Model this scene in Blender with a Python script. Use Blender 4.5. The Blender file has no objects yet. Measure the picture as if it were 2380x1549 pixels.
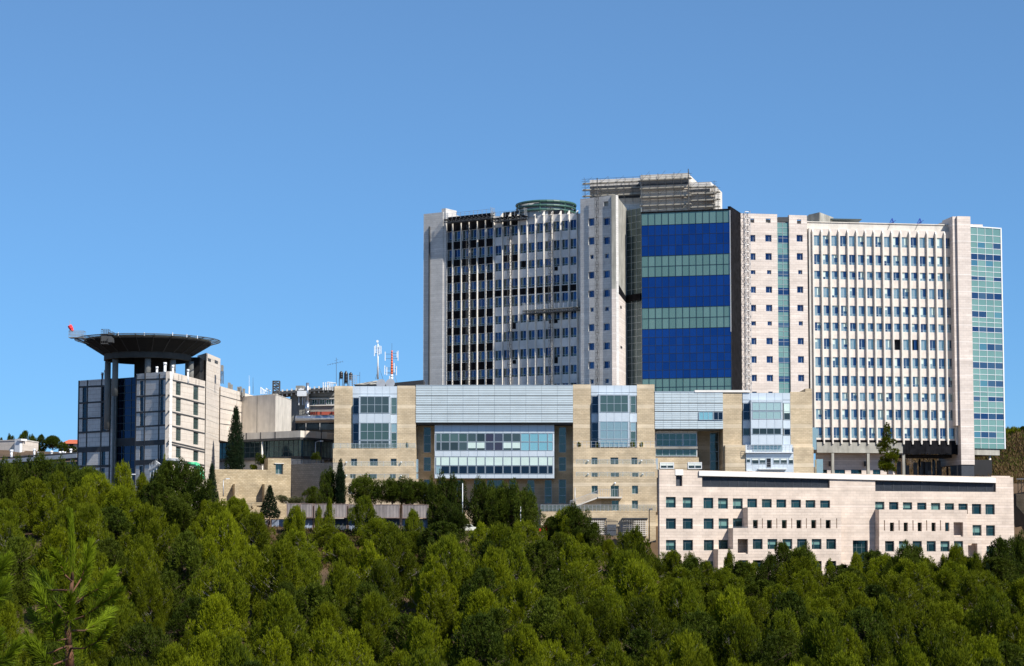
import bpy, math, random
from mathutils import Vector, noise
R=math.radians; C=bpy.context.scene.collection; SC=bpy.context.scene
random.seed(7)
# ---------- camera, world, sun, exposure ----------
FP=4800.0; PITCH=R(4.5); HV=1270.0; CU=1190.0
CV=HV-FP*math.tan(PITCH)
cd=bpy.data.cameras.new('camera'); cam=bpy.data.objects.new('camera',cd); C.objects.link(cam)
cd.sensor_width=36; cd.lens=FP/2380*36; cd.shift_y=(CV-774.5)/2380; cd.clip_start=.5; cd.clip_end=30000
cam.rotation_euler=(R(90)+PITCH,0,0); SC.camera=cam
SUN_AZ=46; SUN_EL=44
w=bpy.data.worlds.new('World'); SC.world=w; w.use_nodes=True
nt=w.node_tree; sk=nt.nodes.new('ShaderNodeTexSky'); sk.sky_type='NISHITA'; sk.sun_disc=False
sk.sun_elevation=R(SUN_EL); sk.sun_rotation=R(180-SUN_AZ); sk.altitude=18000; sk.air_density=8; sk.dust_density=0.5; sk.ozone_density=6
bg=nt.nodes['Background']; hs_=nt.nodes.new('ShaderNodeHueSaturation'); hs_.inputs['Saturation'].default_value=1.11; hs_.inputs['Hue'].default_value=.5025; nt.links.new(sk.outputs[0],hs_.inputs['Color']); gm_=nt.nodes.new('ShaderNodeGamma'); gm_.inputs[1].default_value=.78; nt.links.new(hs_.outputs[0],gm_.inputs[0]); nt.links.new(gm_.outputs[0],bg.inputs[0]); bg.inputs[1].default_value=0.132
sd=bpy.data.lights.new('sun','SUN'); sd.energy=5.0; sd.angle=R(.5); sd.color=(1,.955,.88)
so=bpy.data.objects.new('sun',sd); C.objects.link(so)
sv=Vector((math.sin(R(SUN_AZ))*math.cos(R(SUN_EL)),-math.cos(R(SUN_AZ))*math.cos(R(SUN_EL)),math.sin(R(SUN_EL))))
so.rotation_euler=sv.to_track_quat('Z','Y').to_euler(); so.location=(60,-60,120)
SC.view_settings.view_transform='Standard'; SC.view_settings.look='None'; SC.view_settings.gamma=1
SC.view_settings.exposure=0.5
SC.render.resolution_x=1024; SC.render.resolution_y=666
# ---------- pixel to place ----------
_cp,_sp=math.cos(PITCH),math.sin(PITCH)
def ray(u,v):
    x=(u-CU)/FP; y=-(v-CV)/FP
    return Vector((x,_cp-y*_sp,_sp+y*_cp))
def at(u,v,Y):
    d=ray(u,v); return d*(Y/d.y)
def zf(ox,oy,k):
    return lambda x,y:((ox+x*k)/1.70924,(oy+y*k)/1.70924)
z1=zf(200,1200,.49054); z2=zf(1600,640,.60682); z3=zf(2400,640,.60686); z4=zf(3100,800,.71015)
z5=zf(850,1300,.54876); zA=zf(1300,1480,.45188); zB=zf(2200,1480,.46477); zC=zf(2550,1800,.63778)
zD=zf(0,1650,.64372); zE=zf(800,1850,.79843)
def rc(z,x0,y0,x1,y1):
    a=z(x0,y0); b=z(x1,y1); return (a[0],a[1],b[0],b[1])
class Fac:
    def __init__(s,a,b):
        s.a=Vector(a); s.b=Vector(b); s.L=(s.b-s.a).length; s.t=(s.b-s.a)/s.L; s.n=Vector((s.t.y,-s.t.x))
    def px(s,u,v,d=0):
        r=ray(u,v); o=s.a+s.n*d
        k=o.dot(s.n)/(r.x*s.n.x+r.y*s.n.y)
        p=r*k; return ((Vector((p.x,p.y))-s.a).dot(s.t),p.z)
    def P(s,q,z,d=0):
        p=s.a+s.t*q+s.n*d; return Vector((p.x,p.y,z))
    def rect(s,r,d=0):
        u0,v0,u1,v1=r; uc=(u0+u1)/2; vc=(v0+v1)/2
        return (s.px(u0,vc,d)[0],s.px(u1,vc,d)[0],s.px(uc,v1,d)[1],s.px(uc,v0,d)[1])
def PL(u,Y,v=900): p=at(u,v,Y); return (p.x,p.y)
# ---------- materials ----------
M={}
def nodes(m):
    m.use_nodes=True; n=m.node_tree; return n,n.nodes['Principled BSDF']
def mat(name,col,rough=.8,var=.12,scale=.6,metal=0,bump=0,bscale=3,isl=0,stain=0,spec=None,trans=0):
    m=bpy.data.materials.new(name); M[name]=m; n,b=nodes(m)
    b.inputs['Roughness'].default_value=rough; b.inputs['Metallic'].default_value=metal
    if spec is not None: b.inputs['Specular IOR Level'].default_value=spec
    tc=n.nodes.new('ShaderNodeTexCoord'); nz=n.nodes.new('ShaderNodeTexNoise'); nz.inputs['Scale'].default_value=scale; nz.inputs['Detail'].default_value=6
    n.links.new(tc.outputs['Object'],nz.inputs['Vector'])
    rp=n.nodes.new('ShaderNodeMapRange'); rp.inputs[1].default_value=.3; rp.inputs[2].default_value=.7; rp.inputs[3].default_value=1-var; rp.inputs[4].default_value=1+var
    n.links.new(nz.outputs[0],rp.inputs[0]); val=rp.outputs[0]
    def mul(a,bb):
        q=n.nodes.new('ShaderNodeMath'); q.operation='MULTIPLY'
        for i,x in enumerate((a,bb)):
            if hasattr(x,'links') or hasattr(x,'node'): n.links.new(x,q.inputs[i])
            else: q.inputs[i].default_value=x
        return q.outputs[0]
    if isl:
        g=n.nodes.new('ShaderNodeNewGeometry'); r2=n.nodes.new('ShaderNodeMapRange'); r2.inputs[3].default_value=1-isl; r2.inputs[4].default_value=1+isl
        n.links.new(g.outputs['Random Per Island'],r2.inputs[0]); val=mul(val,r2.outputs[0])
        o=n.nodes.new('ShaderNodeObjectInfo'); r3=n.nodes.new('ShaderNodeMapRange'); r3.inputs[3].default_value=1-isl*.7; r3.inputs[4].default_value=1+isl*.7
        n.links.new(o.outputs['Random'],r3.inputs[0]); val=mul(val,r3.outputs[0])
    if stain:
        mp=n.nodes.new('ShaderNodeMapping'); mp.inputs['Scale'].default_value=(.9,.9,.12); n.links.new(tc.outputs['Object'],mp.inputs[0])
        n3=n.nodes.new('ShaderNodeTexNoise'); n3.inputs['Scale'].default_value=1; n3.inputs['Detail'].default_value=5; n.links.new(mp.outputs[0],n3.inputs['Vector'])
        r4=n.nodes.new('ShaderNodeMapRange'); r4.inputs[1].default_value=.35; r4.inputs[2].default_value=.6; r4.inputs[3].default_value=1-stain; r4.inputs[4].default_value=1.03
        n.links.new(n3.outputs[0],r4.inputs[0]); val=mul(val,r4.outputs[0])
    mx=n.nodes.new('ShaderNodeVectorMath'); mx.operation='SCALE'; mx.inputs[0].default_value=col[:3]; n.links.new(val,mx.inputs['Scale'])
    n.links.new(mx.outputs[0],b.inputs['Base Color'])
    m['o']=0; 
    if bump:
        bp=n.nodes.new('ShaderNodeBump'); bp.inputs['Strength'].default_value=bump; bp.inputs['Distance'].default_value=.05
        n2=n.nodes.new('ShaderNodeTexNoise'); n2.inputs['Scale'].default_value=bscale; n.links.new(tc.outputs['Object'],n2.inputs['Vector'])
        n.links.new(n2.outputs[0],bp.inputs['Height']); n.links.new(bp.outputs[0],b.inputs['Normal'])
    return m
def stone(name,c1,c2,mort,bw=1.2,rh=.5,band=0.0,bandh=3.9,ms=.03,stain=.1,bandc=(.6,.5,.4)):
    m=bpy.data.materials.new(name); M[name]=m; n,b=nodes(m); b.inputs['Roughness'].default_value=.85
    L=n.links.new; uv=n.nodes.new('ShaderNodeUVMap'); br=n.nodes.new('ShaderNodeTexBrick'); L(uv.outputs[0],br.inputs['Vector'])
    br.inputs['Color1'].default_value=(*c1,1); br.inputs['Color2'].default_value=(*c2,1); br.inputs['Mortar'].default_value=(*mort,1)
    br.inputs['Scale'].default_value=1; br.inputs['Mortar Size'].default_value=ms; br.inputs['Brick Width'].default_value=bw; br.inputs['Row Height'].default_value=rh
    nz=n.nodes.new('ShaderNodeTexNoise'); nz.inputs['Scale'].default_value=.35; nz.inputs['Detail'].default_value=8; L(uv.outputs[0],nz.inputs['Vector'])
    rp=n.nodes.new('ShaderNodeMapRange'); rp.inputs[1].default_value=.3; rp.inputs[2].default_value=.7; rp.inputs[3].default_value=1-stain; rp.inputs[4].default_value=1+stain; L(nz.outputs[0],rp.inputs[0])
    mp=n.nodes.new('ShaderNodeMapping'); mp.inputs['Scale'].default_value=(.04,1.3,1); L(uv.outputs[0],mp.inputs[0])
    n2=n.nodes.new('ShaderNodeTexNoise'); n2.inputs['Scale'].default_value=1; n2.inputs['Detail'].default_value=3; L(mp.outputs[0],n2.inputs['Vector'])
    r2=n.nodes.new('ShaderNodeMapRange'); r2.inputs[1].default_value=.35; r2.inputs[2].default_value=.65; r2.inputs[3].default_value=.92; r2.inputs[4].default_value=1.08; L(n2.outputs[0],r2.inputs[0])
    mm=n.nodes.new('ShaderNodeMath'); mm.operation='MULTIPLY'; L(rp.outputs[0],mm.inputs[0]); L(r2.outputs[0],mm.inputs[1])
    col=br.outputs['Color']
    if band:
        sx=n.nodes.new('ShaderNodeSeparateXYZ'); L(uv.outputs[0],sx.inputs[0])
        md=n.nodes.new('ShaderNodeMath'); md.operation='FLOORED_MODULO'; md.inputs[1].default_value=bandh; L(sx.outputs[1],md.inputs[0])
        lt=n.nodes.new('ShaderNodeMath'); lt.operation='LESS_THAN'; lt.inputs[1].default_value=band; L(md.outputs[0],lt.inputs[0])
        mc=n.nodes.new('ShaderNodeMix'); mc.data_type='RGBA'; L(lt.outputs[0],mc.inputs[0]); L(col,mc.inputs[6]); mc.inputs[7].default_value=(*bandc,1); col=mc.outputs[2]
    sc=n.nodes.new('ShaderNodeVectorMath'); sc.operation='SCALE'; L(col,sc.inputs[0]); L(mm.outputs[0],sc.inputs['Scale']); L(sc.outputs[0],b.inputs['Base Color'])
    bp=n.nodes.new('ShaderNodeBump'); bp.inputs['Strength'].default_value=.5; bp.inputs['Distance'].default_value=.03; L(br.outputs['Fac'],bp.inputs['Height']); bp.invert=True; L(bp.outputs[0],b.inputs['Normal'])
    return m
def glass(name,c1,c2,metal=.75,rough=.06,wav=.02):
    m=bpy.data.materials.new(name); M[name]=m; n,b=nodes(m); L=n.links.new
    b.inputs['Metallic'].default_value=metal; b.inputs['Roughness'].default_value=rough
    o=n.nodes.new('ShaderNodeObjectInfo'); g=n.nodes.new('ShaderNodeNewGeometry'); ad=n.nodes.new('ShaderNodeMath'); ad.operation='ADD'
    L(o.outputs['Random'],ad.inputs[0]); L(g.outputs['Random Per Island'],ad.inputs[1]); fr=n.nodes.new('ShaderNodeMath'); fr.operation='FRACT'; L(ad.outputs[0],fr.inputs[0])
    mc=n.nodes.new('ShaderNodeMix'); mc.data_type='RGBA'; L(fr.outputs[0],mc.inputs[0]); mc.inputs[6].default_value=(*c1,1); mc.inputs[7].default_value=(*c2,1); L(mc.outputs[2],b.inputs['Base Color'])
    tc=n.nodes.new('ShaderNodeTexCoord'); nz=n.nodes.new('ShaderNodeTexNoise'); nz.inputs['Scale'].default_value=.5; nz.inputs['Detail'].default_value=3; L(tc.outputs['Object'],nz.inputs['Vector'])
    bp=n.nodes.new('ShaderNodeBump'); bp.inputs['Strength'].default_value=wav*10; bp.inputs['Distance'].default_value=.12; L(nz.outputs[0],bp.inputs['Height']); L(bp.outputs[0],b.inputs['Normal'])
    return m
stone('pink_stone',(.62,.515,.43),(.565,.465,.385),(.50,.41,.345),1.3,.55,.28,3.9,bandc=(.67,.555,.475),stain=.14)
stone('pale_stone',(.58,.56,.53),(.52,.50,.475),(.44,.42,.40),1.1,.5)
stone('beige_stone',(.53,.425,.285),(.455,.36,.235),(.38,.30,.20),.8,.36,.75,4.1,bandc=(.57,.47,.335),stain=.17)
stone('grey_panel',(.68,.65,.61),(.64,.61,.575),(.38,.36,.33),1.8,.9,stain=.06)
stone('cream_panel',(.63,.555,.475),(.60,.53,.455),(.43,.36,.29),2.4,1.2,stain=.05)
stone('wall_stone',(.46,.37,.24),(.36,.28,.17),(.27,.21,.13),.7,.33,stain=.2)
mat('concrete',(.36,.345,.30),.9,.2,.4,bump=.3,stain=.35); mat('light_concrete',(.60,.56,.50),.9,.1,.5,stain=.12)
mat('grey_concrete',(.24,.235,.215),.9,.15,.4,stain=.2)
mat('fin_stone',(.68,.63,.56),.8,.08,1); mat('white_cap',(.72,.69,.65),.7,.06,.5)
mat('spandrel',(.63,.56,.50),.8,.1,.8); mat('spandrel_grey',(.60,.59,.58),.8,.2,.3)
mat('black_membrane',(.010,.010,.012),.85,.5,.8,bump=.5,spec=.05); mat('dark',(.02,.02,.022),.9); mat('interior',(.035,.035,.035),.9,.4,.3)
mat('dark_joint',(.05,.052,.055),.7,.2); mat('louver',(.035,.042,.055),.55,.15,2,bump=.6,bscale=14)
mat('steel',(.06,.06,.06),.6,.3); mat('light_steel',(.45,.46,.47),.45,.1,metal=.4); mat('white_metal',(.68,.70,.72),.45,.05)
mat('frame_metal',(.40,.46,.50),.4,.05,metal=.3); mat('dark_frame',(.06,.09,.10),.5,.1)
mat('panel_metal',(.52,.585,.60),.38,.05,.5,metal=.25,isl=.04); mat('panel_light',(.55,.61,.66),.4,.05,.5,metal=.2,isl=.03); mat('plank',(.40,.36,.29),.8,.2)
mat('green_pipe',(.045,.11,.09),.5,.2); mat('drum',(.40,.43,.45),.6,.1); mat('orange_paint',(.62,.12,.03),.5,.2); mat('red_cloth',(.75,.04,.05),.8,.1)
mat('red_roof',(.50,.12,.05),.8,.15); mat('red_band',(.36,.07,.04),.7,.1); mat('silver',(.55,.56,.58),.28,.05,metal=.9); mat('black_plastic',(.015,.015,.018),.4)
mat('bright_green',(.05,.42,.20),.5,.1); mat('blind',(.50,.62,.58),.6,.05); mat('curtain',(.62,.66,.62),.7,.05); mat('blue_paint',(.03,.07,.35),.5)
mat('container_grey',(.29,.255,.245),.65,.18,.6,stain=.3); mat('container_blue',(.28,.33,.42),.6,.15,.6,stain=.25); mat('container_rust',(.22,.06,.04),.75,.3,1); mat('container_dark',(.07,.08,.10),.7,.2)  # last one: blue container darkened, tree shade put into its colour
glass('side_glass',(.06,.09,.10),(.09,.13,.14),.5,.1); mat('asphalt',(.05,.05,.05),.9); mat('car_white',(.7,.7,.62),.3,.02); mat('car_red',(.4,.03,.02),.3,.02); mat('car_grey',(.12,.13,.15),.3,.02); mat('rubber',(.02,.02,.02),.8)
mat('bark',(.10,.065,.045),.9,.4,3); mat('bark_grey',(.26,.235,.205),.9,.3,3); mat('bark_orange',(.10,.043,.02),.9,.5,12)
glass('blue_glass',(.012,.06,.21),(.018,.078,.26),.8,.05); glass('green_glass',(.15,.28,.25),(.20,.34,.30),.25,.15,.01)
glass('teal_glass',(.07,.115,.10),(.12,.175,.155),.5,.1); glass('win_blue',(.012,.04,.11),(.04,.09,.19),.75,.06); glass('win_teal',(.010,.04,.05),(.03,.085,.09),.6,.08)
glass('win_right',(.025,.07,.16),(.12,.19,.24),.7,.08); glass('aqua_glass',(.22,.46,.50),(.27,.52,.56),.4,.15,.01); glass('grid_teal',(.07,.20,.27),(.12,.28,.31),.4,.1,.01)
glass('mid_glass',(.045,.06,.06),(.10,.125,.115),.6,.08); glass('blue_dark',(.010,.022,.04),(.022,.040,.062),.7,.08); glass('pale_glass',(.30,.40,.40),(.36,.46,.46),.5,.12)
def foliage(name,ca,cb,obr=.25,trans=.25):
    m=bpy.data.materials.new(name); M[name]=m; n,b=nodes(m); L=n.links.new; b.inputs['Roughness'].default_value=.6; b.inputs['Specular IOR Level'].default_value=.1
    g=n.nodes.new('ShaderNodeNewGeometry'); o=n.nodes.new('ShaderNodeObjectInfo'); tc=n.nodes.new('ShaderNodeTexCoord')
    nz=n.nodes.new('ShaderNodeTexNoise'); nz.inputs['Scale'].default_value=.55; nz.inputs['Detail'].default_value=3; L(tc.outputs['Object'],nz.inputs['Vector'])
    a=n.nodes.new('ShaderNodeMath'); a.operation='MULTIPLY_ADD'; L(g.outputs['Random Per Island'],a.inputs[0]); a.inputs[1].default_value=.45; L(nz.outputs[0],a.inputs[2])
    a2=n.nodes.new('ShaderNodeMath'); a2.operation='MULTIPLY_ADD'; L(o.outputs['Random'],a2.inputs[0]); a2.inputs[1].default_value=.4; L(a.outputs[0],a2.inputs[2])
    rp=n.nodes.new('ShaderNodeMapRange'); rp.inputs[1].default_value=.45; rp.inputs[2].default_value=1.35; L(a2.outputs[0],rp.inputs[0])
    mc=n.nodes.new('ShaderNodeMix'); mc.data_type='RGBA'; L(rp.outputs[0],mc.inputs[0]); mc.inputs[6].default_value=(*ca,1); mc.inputs[7].default_value=(*cb,1)
    r3=n.nodes.new('ShaderNodeMapRange'); r3.inputs[3].default_value=1-obr; r3.inputs[4].default_value=1+obr
    q=n.nodes.new('ShaderNodeMath'); q.operation='MULTIPLY'; q.inputs[1].default_value=7.31; L(o.outputs['Random'],q.inputs[0]); q2=n.nodes.new('ShaderNodeMath'); q2.operation='FRACT'; L(q.outputs[0],q2.inputs[0]); L(q2.outputs[0],r3.inputs[0])
    sc=n.nodes.new('ShaderNodeVectorMath'); sc.operation='SCALE'; L(mc.outputs[2],sc.inputs[0]); L(r3.outputs[0],sc.inputs['Scale']); L(sc.outputs[0],b.inputs['Base Color'])
    tl=n.nodes.new('ShaderNodeBsdfTranslucent'); L(sc.outputs[0],tl.inputs[0]); ms=n.nodes.new('ShaderNodeMixShader'); ms.inputs[0].default_value=trans
    L(b.outputs[0],ms.inputs[1]); L(tl.outputs[0],ms.inputs[2]); L(ms.outputs[0],n.nodes['Material Output'].inputs[0])
    return m
foliage('pine_leaf',(.020,.040,.004),(.185,.21,.005),.28,.22); foliage('pine_green',(.016,.033,.004),(.085,.108,.008),.2,.22); foliage('cypress_leaf',(.012,.028,.012),(.03,.05,.02)); foliage('olive_leaf',(.05,.06,.025),(.12,.12,.05))
foliage('needle_leaf',(.018,.04,.003),(.20,.27,.008),.05,.2); foliage('needle_bright',(.05,.09,.005),(.22,.29,.01),.05,.2); foliage('dry_leaf',(.10,.06,.026),(.20,.135,.06))
# ---------- mesh builder ----------
class MB:
    def __init__(s): s.v=[]; s.f=[]; s.m=[]
    def face(s,pts,m=0):
        k=len(s.v); s.v+= [tuple(p) for p in pts]; s.f.append(tuple(range(k,k+len(pts)))); s.m.append(m)
    def hexa(s,p,m=0): # p: 8 points, bottom 0-3 ccw from above, top 4-7
        k=len(s.v); s.v+=[tuple(q) for q in p]
        for f in ((0,3,2,1),(4,5,6,7),(0,1,5,4),(1,2,6,5),(2,3,7,6),(3,0,4,7)):
            s.f.append(tuple(k+i for i in f)); s.m.append(m)
    def fb(s,F,s0,s1,za,zb,d0,d1,m=0): # facade box, d1 outward
        s.hexa([F.P(s0,za,d1),F.P(s1,za,d1),F.P(s1,za,d0),F.P(s0,za,d0),F.P(s0,zb,d1),F.P(s1,zb,d1),F.P(s1,zb,d0),F.P(s0,zb,d0)],m)
    def pb(s,F,r,d0,d1,m=0): s0,s1,a,b=F.rect(r,d1); s.fb(F,s0,s1,a,b,d0,d1,m)
    def box(s,x0,x1,y0,y1,za,zb,m=0):
        s.hexa([(x0,y0,za),(x1,y0,za),(x1,y1,za),(x0,y1,za),(x0,y0,zb),(x1,y0,zb),(x1,y1,zb),(x0,y1,zb)],m)
    def prism(s,poly,za,zb,m=0,mt=None):
        n=len(poly); ar=sum(poly[i][0]*poly[(i+1)%n][1]-poly[(i+1)%n][0]*poly[i][1] for i in range(n))
        if ar<0: poly=poly[::-1]
        k=len(s.v); s.v+=[(p[0],p[1],za) for p in poly]+[(p[0],p[1],zb) for p in poly]
        for i in range(n): j=(i+1)%n; s.f.append((k+i,k+j,k+n+j,k+n+i)); s.m.append(m)
        s.f.append(tuple(k+n+i for i in range(n))); s.m.append(m if mt is None else mt)
        s.f.append(tuple(k+i for i in reversed(range(n)))); s.m.append(m)
    def tube(s,a,b,r0,r1=None,n=6,m=0,cap=True):
        if r1 is None: r1=r0
        a=Vector(a); b=Vector(b); d=(b-a)
        if d.length<1e-6: return
        d.normalize(); x=d.orthogonal().normalized(); y=d.cross(x); k=len(s.v)
        for c,r in ((a,r0),(b,r1)):
            for i in range(n):
                t=2*math.pi*i/n; s.v.append(tuple(c+x*(r*math.cos(t))+y*(r*math.sin(t))))
        for i in range(n): j=(i+1)%n; s.f.append((k+i,k+j,k+n+j,k+n+i)); s.m.append(m)
        if cap: s.f.append(tuple(k+n+i for i in range(n))); s.m.append(m); s.f.append(tuple(k+i for i in reversed(range(n)))); s.m.append(m)
    def path(s,pts,r,n=6,m=0):
        for i in range(len(pts)-1):
            ra=r if not isinstance(r,(list,tuple)) else r[i]; rb=r if not isinstance(r,(list,tuple)) else r[i+1]
            s.tube(pts[i],pts[i+1],ra,rb,n,m)
    def lathe(s,c,prof,n=24,m=0,a0=0): # prof (r,z)
        k=len(s.v); c=Vector(c)
        for r,z in prof:
            for i in range(n): t=a0+2*math.pi*i/n; s.v.append((c.x+r*math.cos(t),c.y+r*math.sin(t),c.z+z))
        for q in range(len(prof)-1):
            for i in range(n):
                j=(i+1)%n; s.f.append((k+q*n+i,k+q*n+j,k+(q+1)*n+j,k+(q+1)*n+i)); s.m.append(m)
    def build(s,name,mats,parent=None,smooth=False):
        me=bpy.data.meshes.new(name)
        if isinstance(mats,str): mats=[mats]
        o0=Vector((0,0,0)); p=parent
        while p is not None: o0+=p.location; p=p.parent
        vs=[(a-o0.x,b-o0.y,c-o0.z) for a,b,c in s.v]
        me.from_pydata(vs,[],s.f)
        for q in mats: me.materials.append(M[q])
        me.polygons.foreach_set('material_index',s.m)
        if smooth: me.polygons.foreach_set('use_smooth',[True]*len(s.f))
        uv=me.uv_layers.new(name='UVMap'); data=[0.0]*(2*len(me.loops)); V=s.v
        for pl in me.polygons:
            nx,ny,nz=pl.normal
            if abs(nz)>.75: tx,ty=1,0; flat=True
            else: l=math.hypot(nx,ny) or 1; tx,ty=-ny/l,nx/l; flat=False
            for li in pl.loop_indices:
                x,y,z=V[me.loops[li].vertex_index]
                data[2*li]=x*tx+y*ty; data[2*li+1]=y if flat else z
        uv.data.foreach_set('uv',data)
        o=bpy.data.objects.new(name,me); C.objects.link(o)
        if parent is not None: o.parent=parent
        return o
def tag(o,label=None,cat=None,group=None,kind=None):
    if label: o['label']=label
    if cat: o['category']=cat
    if group: o['group']=group
    if kind: o['kind']=kind
    return o
def thing(name,label,cat,loc,group=None):
    o=bpy.data.objects.new(name,None); o.location=loc; C.objects.link(o); o.empty_display_size=.5; return tag(o,label,cat,group)
def wall(mb,F,s0,s1,za,zb,holes=(),t=.9,rev=.35,m=0,zbr=None,d=0):
    r3=lambda x:round(x,3)
    hs=[]
    for h in holes:
        a,b,c,e=h; a=max(a,s0); b=min(b,s1); c=max(c,za); e=min(e,zb)
        if b-a>.02 and e-c>.02: hs.append((r3(a),r3(b),r3(c),r3(e)))
    s0,s1,za,zb=map(r3,(s0,s1,za,zb))
    S=sorted({s0,s1}|{h[0] for h in hs}|{h[1] for h in hs}); Z=sorted({za,zb}|{h[2] for h in hs}|{h[3] for h in hs})
    def zz(s,z): return z if zbr is None or z<zb-1e-6 else zb+(zbr-zb)*(s-s0)/(s1-s0)
    for i in range(len(S)-1):
        cs=(S[i]+S[i+1])/2; run=None
        col=[h for h in hs if h[0]<cs<h[1]]
        for j in range(len(Z)-1):
            cz=(Z[j]+Z[j+1])/2; hole=any(h[2]<cz<h[3] for h in col)
            if not hole and run is None: run=Z[j]
            if (hole or j==len(Z)-2) and run is not None:
                top=Z[j] if hole else Z[j+1]
                mb.face([F.P(S[i],run,d),F.P(S[i+1],run,d),F.P(S[i+1],zz(S[i+1],top),d),F.P(S[i],zz(S[i],top),d)],m); run=None
    for a,b,c,e in hs:
        q=d-rev; A=[F.P(a,c,d),F.P(b,c,d),F.P(b,e,d),F.P(a,e,d)]; B=[F.P(a,c,q),F.P(b,c,q),F.P(b,e,q),F.P(a,e,q)]
        for i in range(4): j=(i+1)%4; mb.face([A[i],B[i],B[j],A[j]],m)
    zr=zb if zbr is None else zbr; q=d-t
    A=[F.P(s0,za,d),F.P(s1,za,d),F.P(s1,zr,d),F.P(s0,zb,d)]; B=[F.P(s0,za,q),F.P(s1,za,q),F.P(s1,zr,q),F.P(s0,zb,q)]
    for i in range(4): j=(i+1)%4; mb.face([A[j],B[j],B[i],A[i]],m)
def window(F,r,par,nx=2,ny=1,gl='mid_glass',fr='frame_metal',rev=.3,fw=.09,holes=None,d=0,sub=True,name='window',vs=None,hs=None,blind=0,bm='curtain'):
    s0,s1,a,b=F.rect(r,d)
    if holes is not None: holes.append((s0,s1,a,b))
    g=MB(); q=d-rev+.02
    g.fb(F,s0,s1,a,b,q-.05,q,0)
    if blind: g.fb(F,s0+.03,s1-.03,b-(b-a)*blind,b-.03,q,q+.025,1)
    o=g.build(name,[gl,bm],par)
    if nx:
        f=MB() if sub else None; f=MB(); e=q+.06
        f.fb(F,s0,s1,a,a+fw,q,e); f.fb(F,s0,s1,b-fw,b,q,e); f.fb(F,s0,s0+fw,a+fw,b-fw,q,e); f.fb(F,s1-fw,s1,a+fw,b-fw,q,e)
        for i in (vs if vs is not None else [k/nx for k in range(1,nx)]):
            c=s0+(s1-s0)*i; f.fb(F,c-fw*.4,c+fw*.4,a+fw,b-fw,q,e)
        for i in (hs if hs is not None else [k/ny for k in range(1,ny)]):
            c=a+(b-a)*i; f.fb(F,s0+fw,s1-fw,c-fw*.4,c+fw*.4,q+.003,e+.003)
        f.build('frame',fr,o)
    return o
def rail(F,s0,s1,z,h=1.0,d=0,par=None,mt='light_steel',glassm=None,name='railing',step=1.5,dense=0):
    m=MB(); m.fb(F,s0,s1,z+h-.05,z+h,d-.03,d+.03)
    n=max(1,int((s1-s0)/step))
    for i in range(n+1): s=s0+(s1-s0)*i/n; m.fb(F,s-.03,s+.03,z,z+h-.05,d-.03,d+.03)
    for k in range(dense): q=z+h*(k+1)/(dense+1); m.fb(F,s0,s1,q-.015,q+.015,d-.015,d+.015)
    if glassm: m.fb(F,s0,s1,z+.1,z+h-.08,d-.012,d+.012,1)
    return m.build(name,[mt]+([glassm] if glassm else []),par)
def gz(X,Y): # ground height
    def lerp(t,x):
        if x<=t[0][0]: return t[0][1]
        for (a,b),(c,e) in zip(t,t[1:]):
            if x<=c: return b+(e-b)*(x-a)/(c-a)
        return t[-1][1]
    base=[(0,-1.7),(6,-2.2),(15,-3.8),(40,-9),(120,-24),(220,-30),(280,-26.5)]
    if Y<=280: z=lerp(base,Y)
    else:
        c395=lerp([(-108,6.5),(-75,5.5),(-55,3.6),(-35,2.6),(8,1.6),(22,-1.5),(32,-8),(112,-7.5),(125,0)],X)
        c422=lerp([(-108,8),(-60,6),(-20,3),(22,2.2),(32,-8),(112,-7),(125,8)],X)
        c447=lerp([(-108,9),(-60,7),(-20,4),(24,3),(34,13.5),(112,13.5),(140,20)],X)
        c520=lerp([(-140,24.5),(-60,22),(0,16),(34,14.5),(112,15),(130,27),(200,32)],X)
        c640=lerp([(-140,28),(-60,24),(0,10),(55,12),(90,24),(112,27),(135,31),(220,38)],X)
        z=lerp([(280,-26.5),(395,c395),(402,c395),(422,c422),(447,c447),(520,c520),(640,c640),(1500,-40),(3500,-160)],Y)
    return z
def ground(name,xs,ys,m,kind='structure'):
    b=MB()
    b.v=[(x,y,gz(x,y)+(noise.noise(Vector((x*.06,y*.06,0)))*.9 if 20<y<398 else 0)) for y in ys for x in xs]
    n=len(xs)
    for j in range(len(ys)-1):
        for i in range(n-1): b.f.append((j*n+i,j*n+i+1,(j+1)*n+i+1,(j+1)*n+i)); b.m.append(0)
    return tag(b.build(name,m,None,True),kind=kind)
m=mat('soil',(.09,.055,.028),.95,.35,.15,bump=.6,bscale=1.5)
n,b=nodes(m)
# ---------- setting ----------
XS=[-6000,-1500,-500,-250]+list(range(-180,181,4))+[250,500,1500,6000]
YS=[-6000,-500,-60,-10,0,3,6,10,15,25,40,70,120,170,220,250,265]+list(range(272,470,4))+[500,520,560,600,640,800,1500,3500,9000]
ground('ground',XS,YS,'soil')
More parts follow.
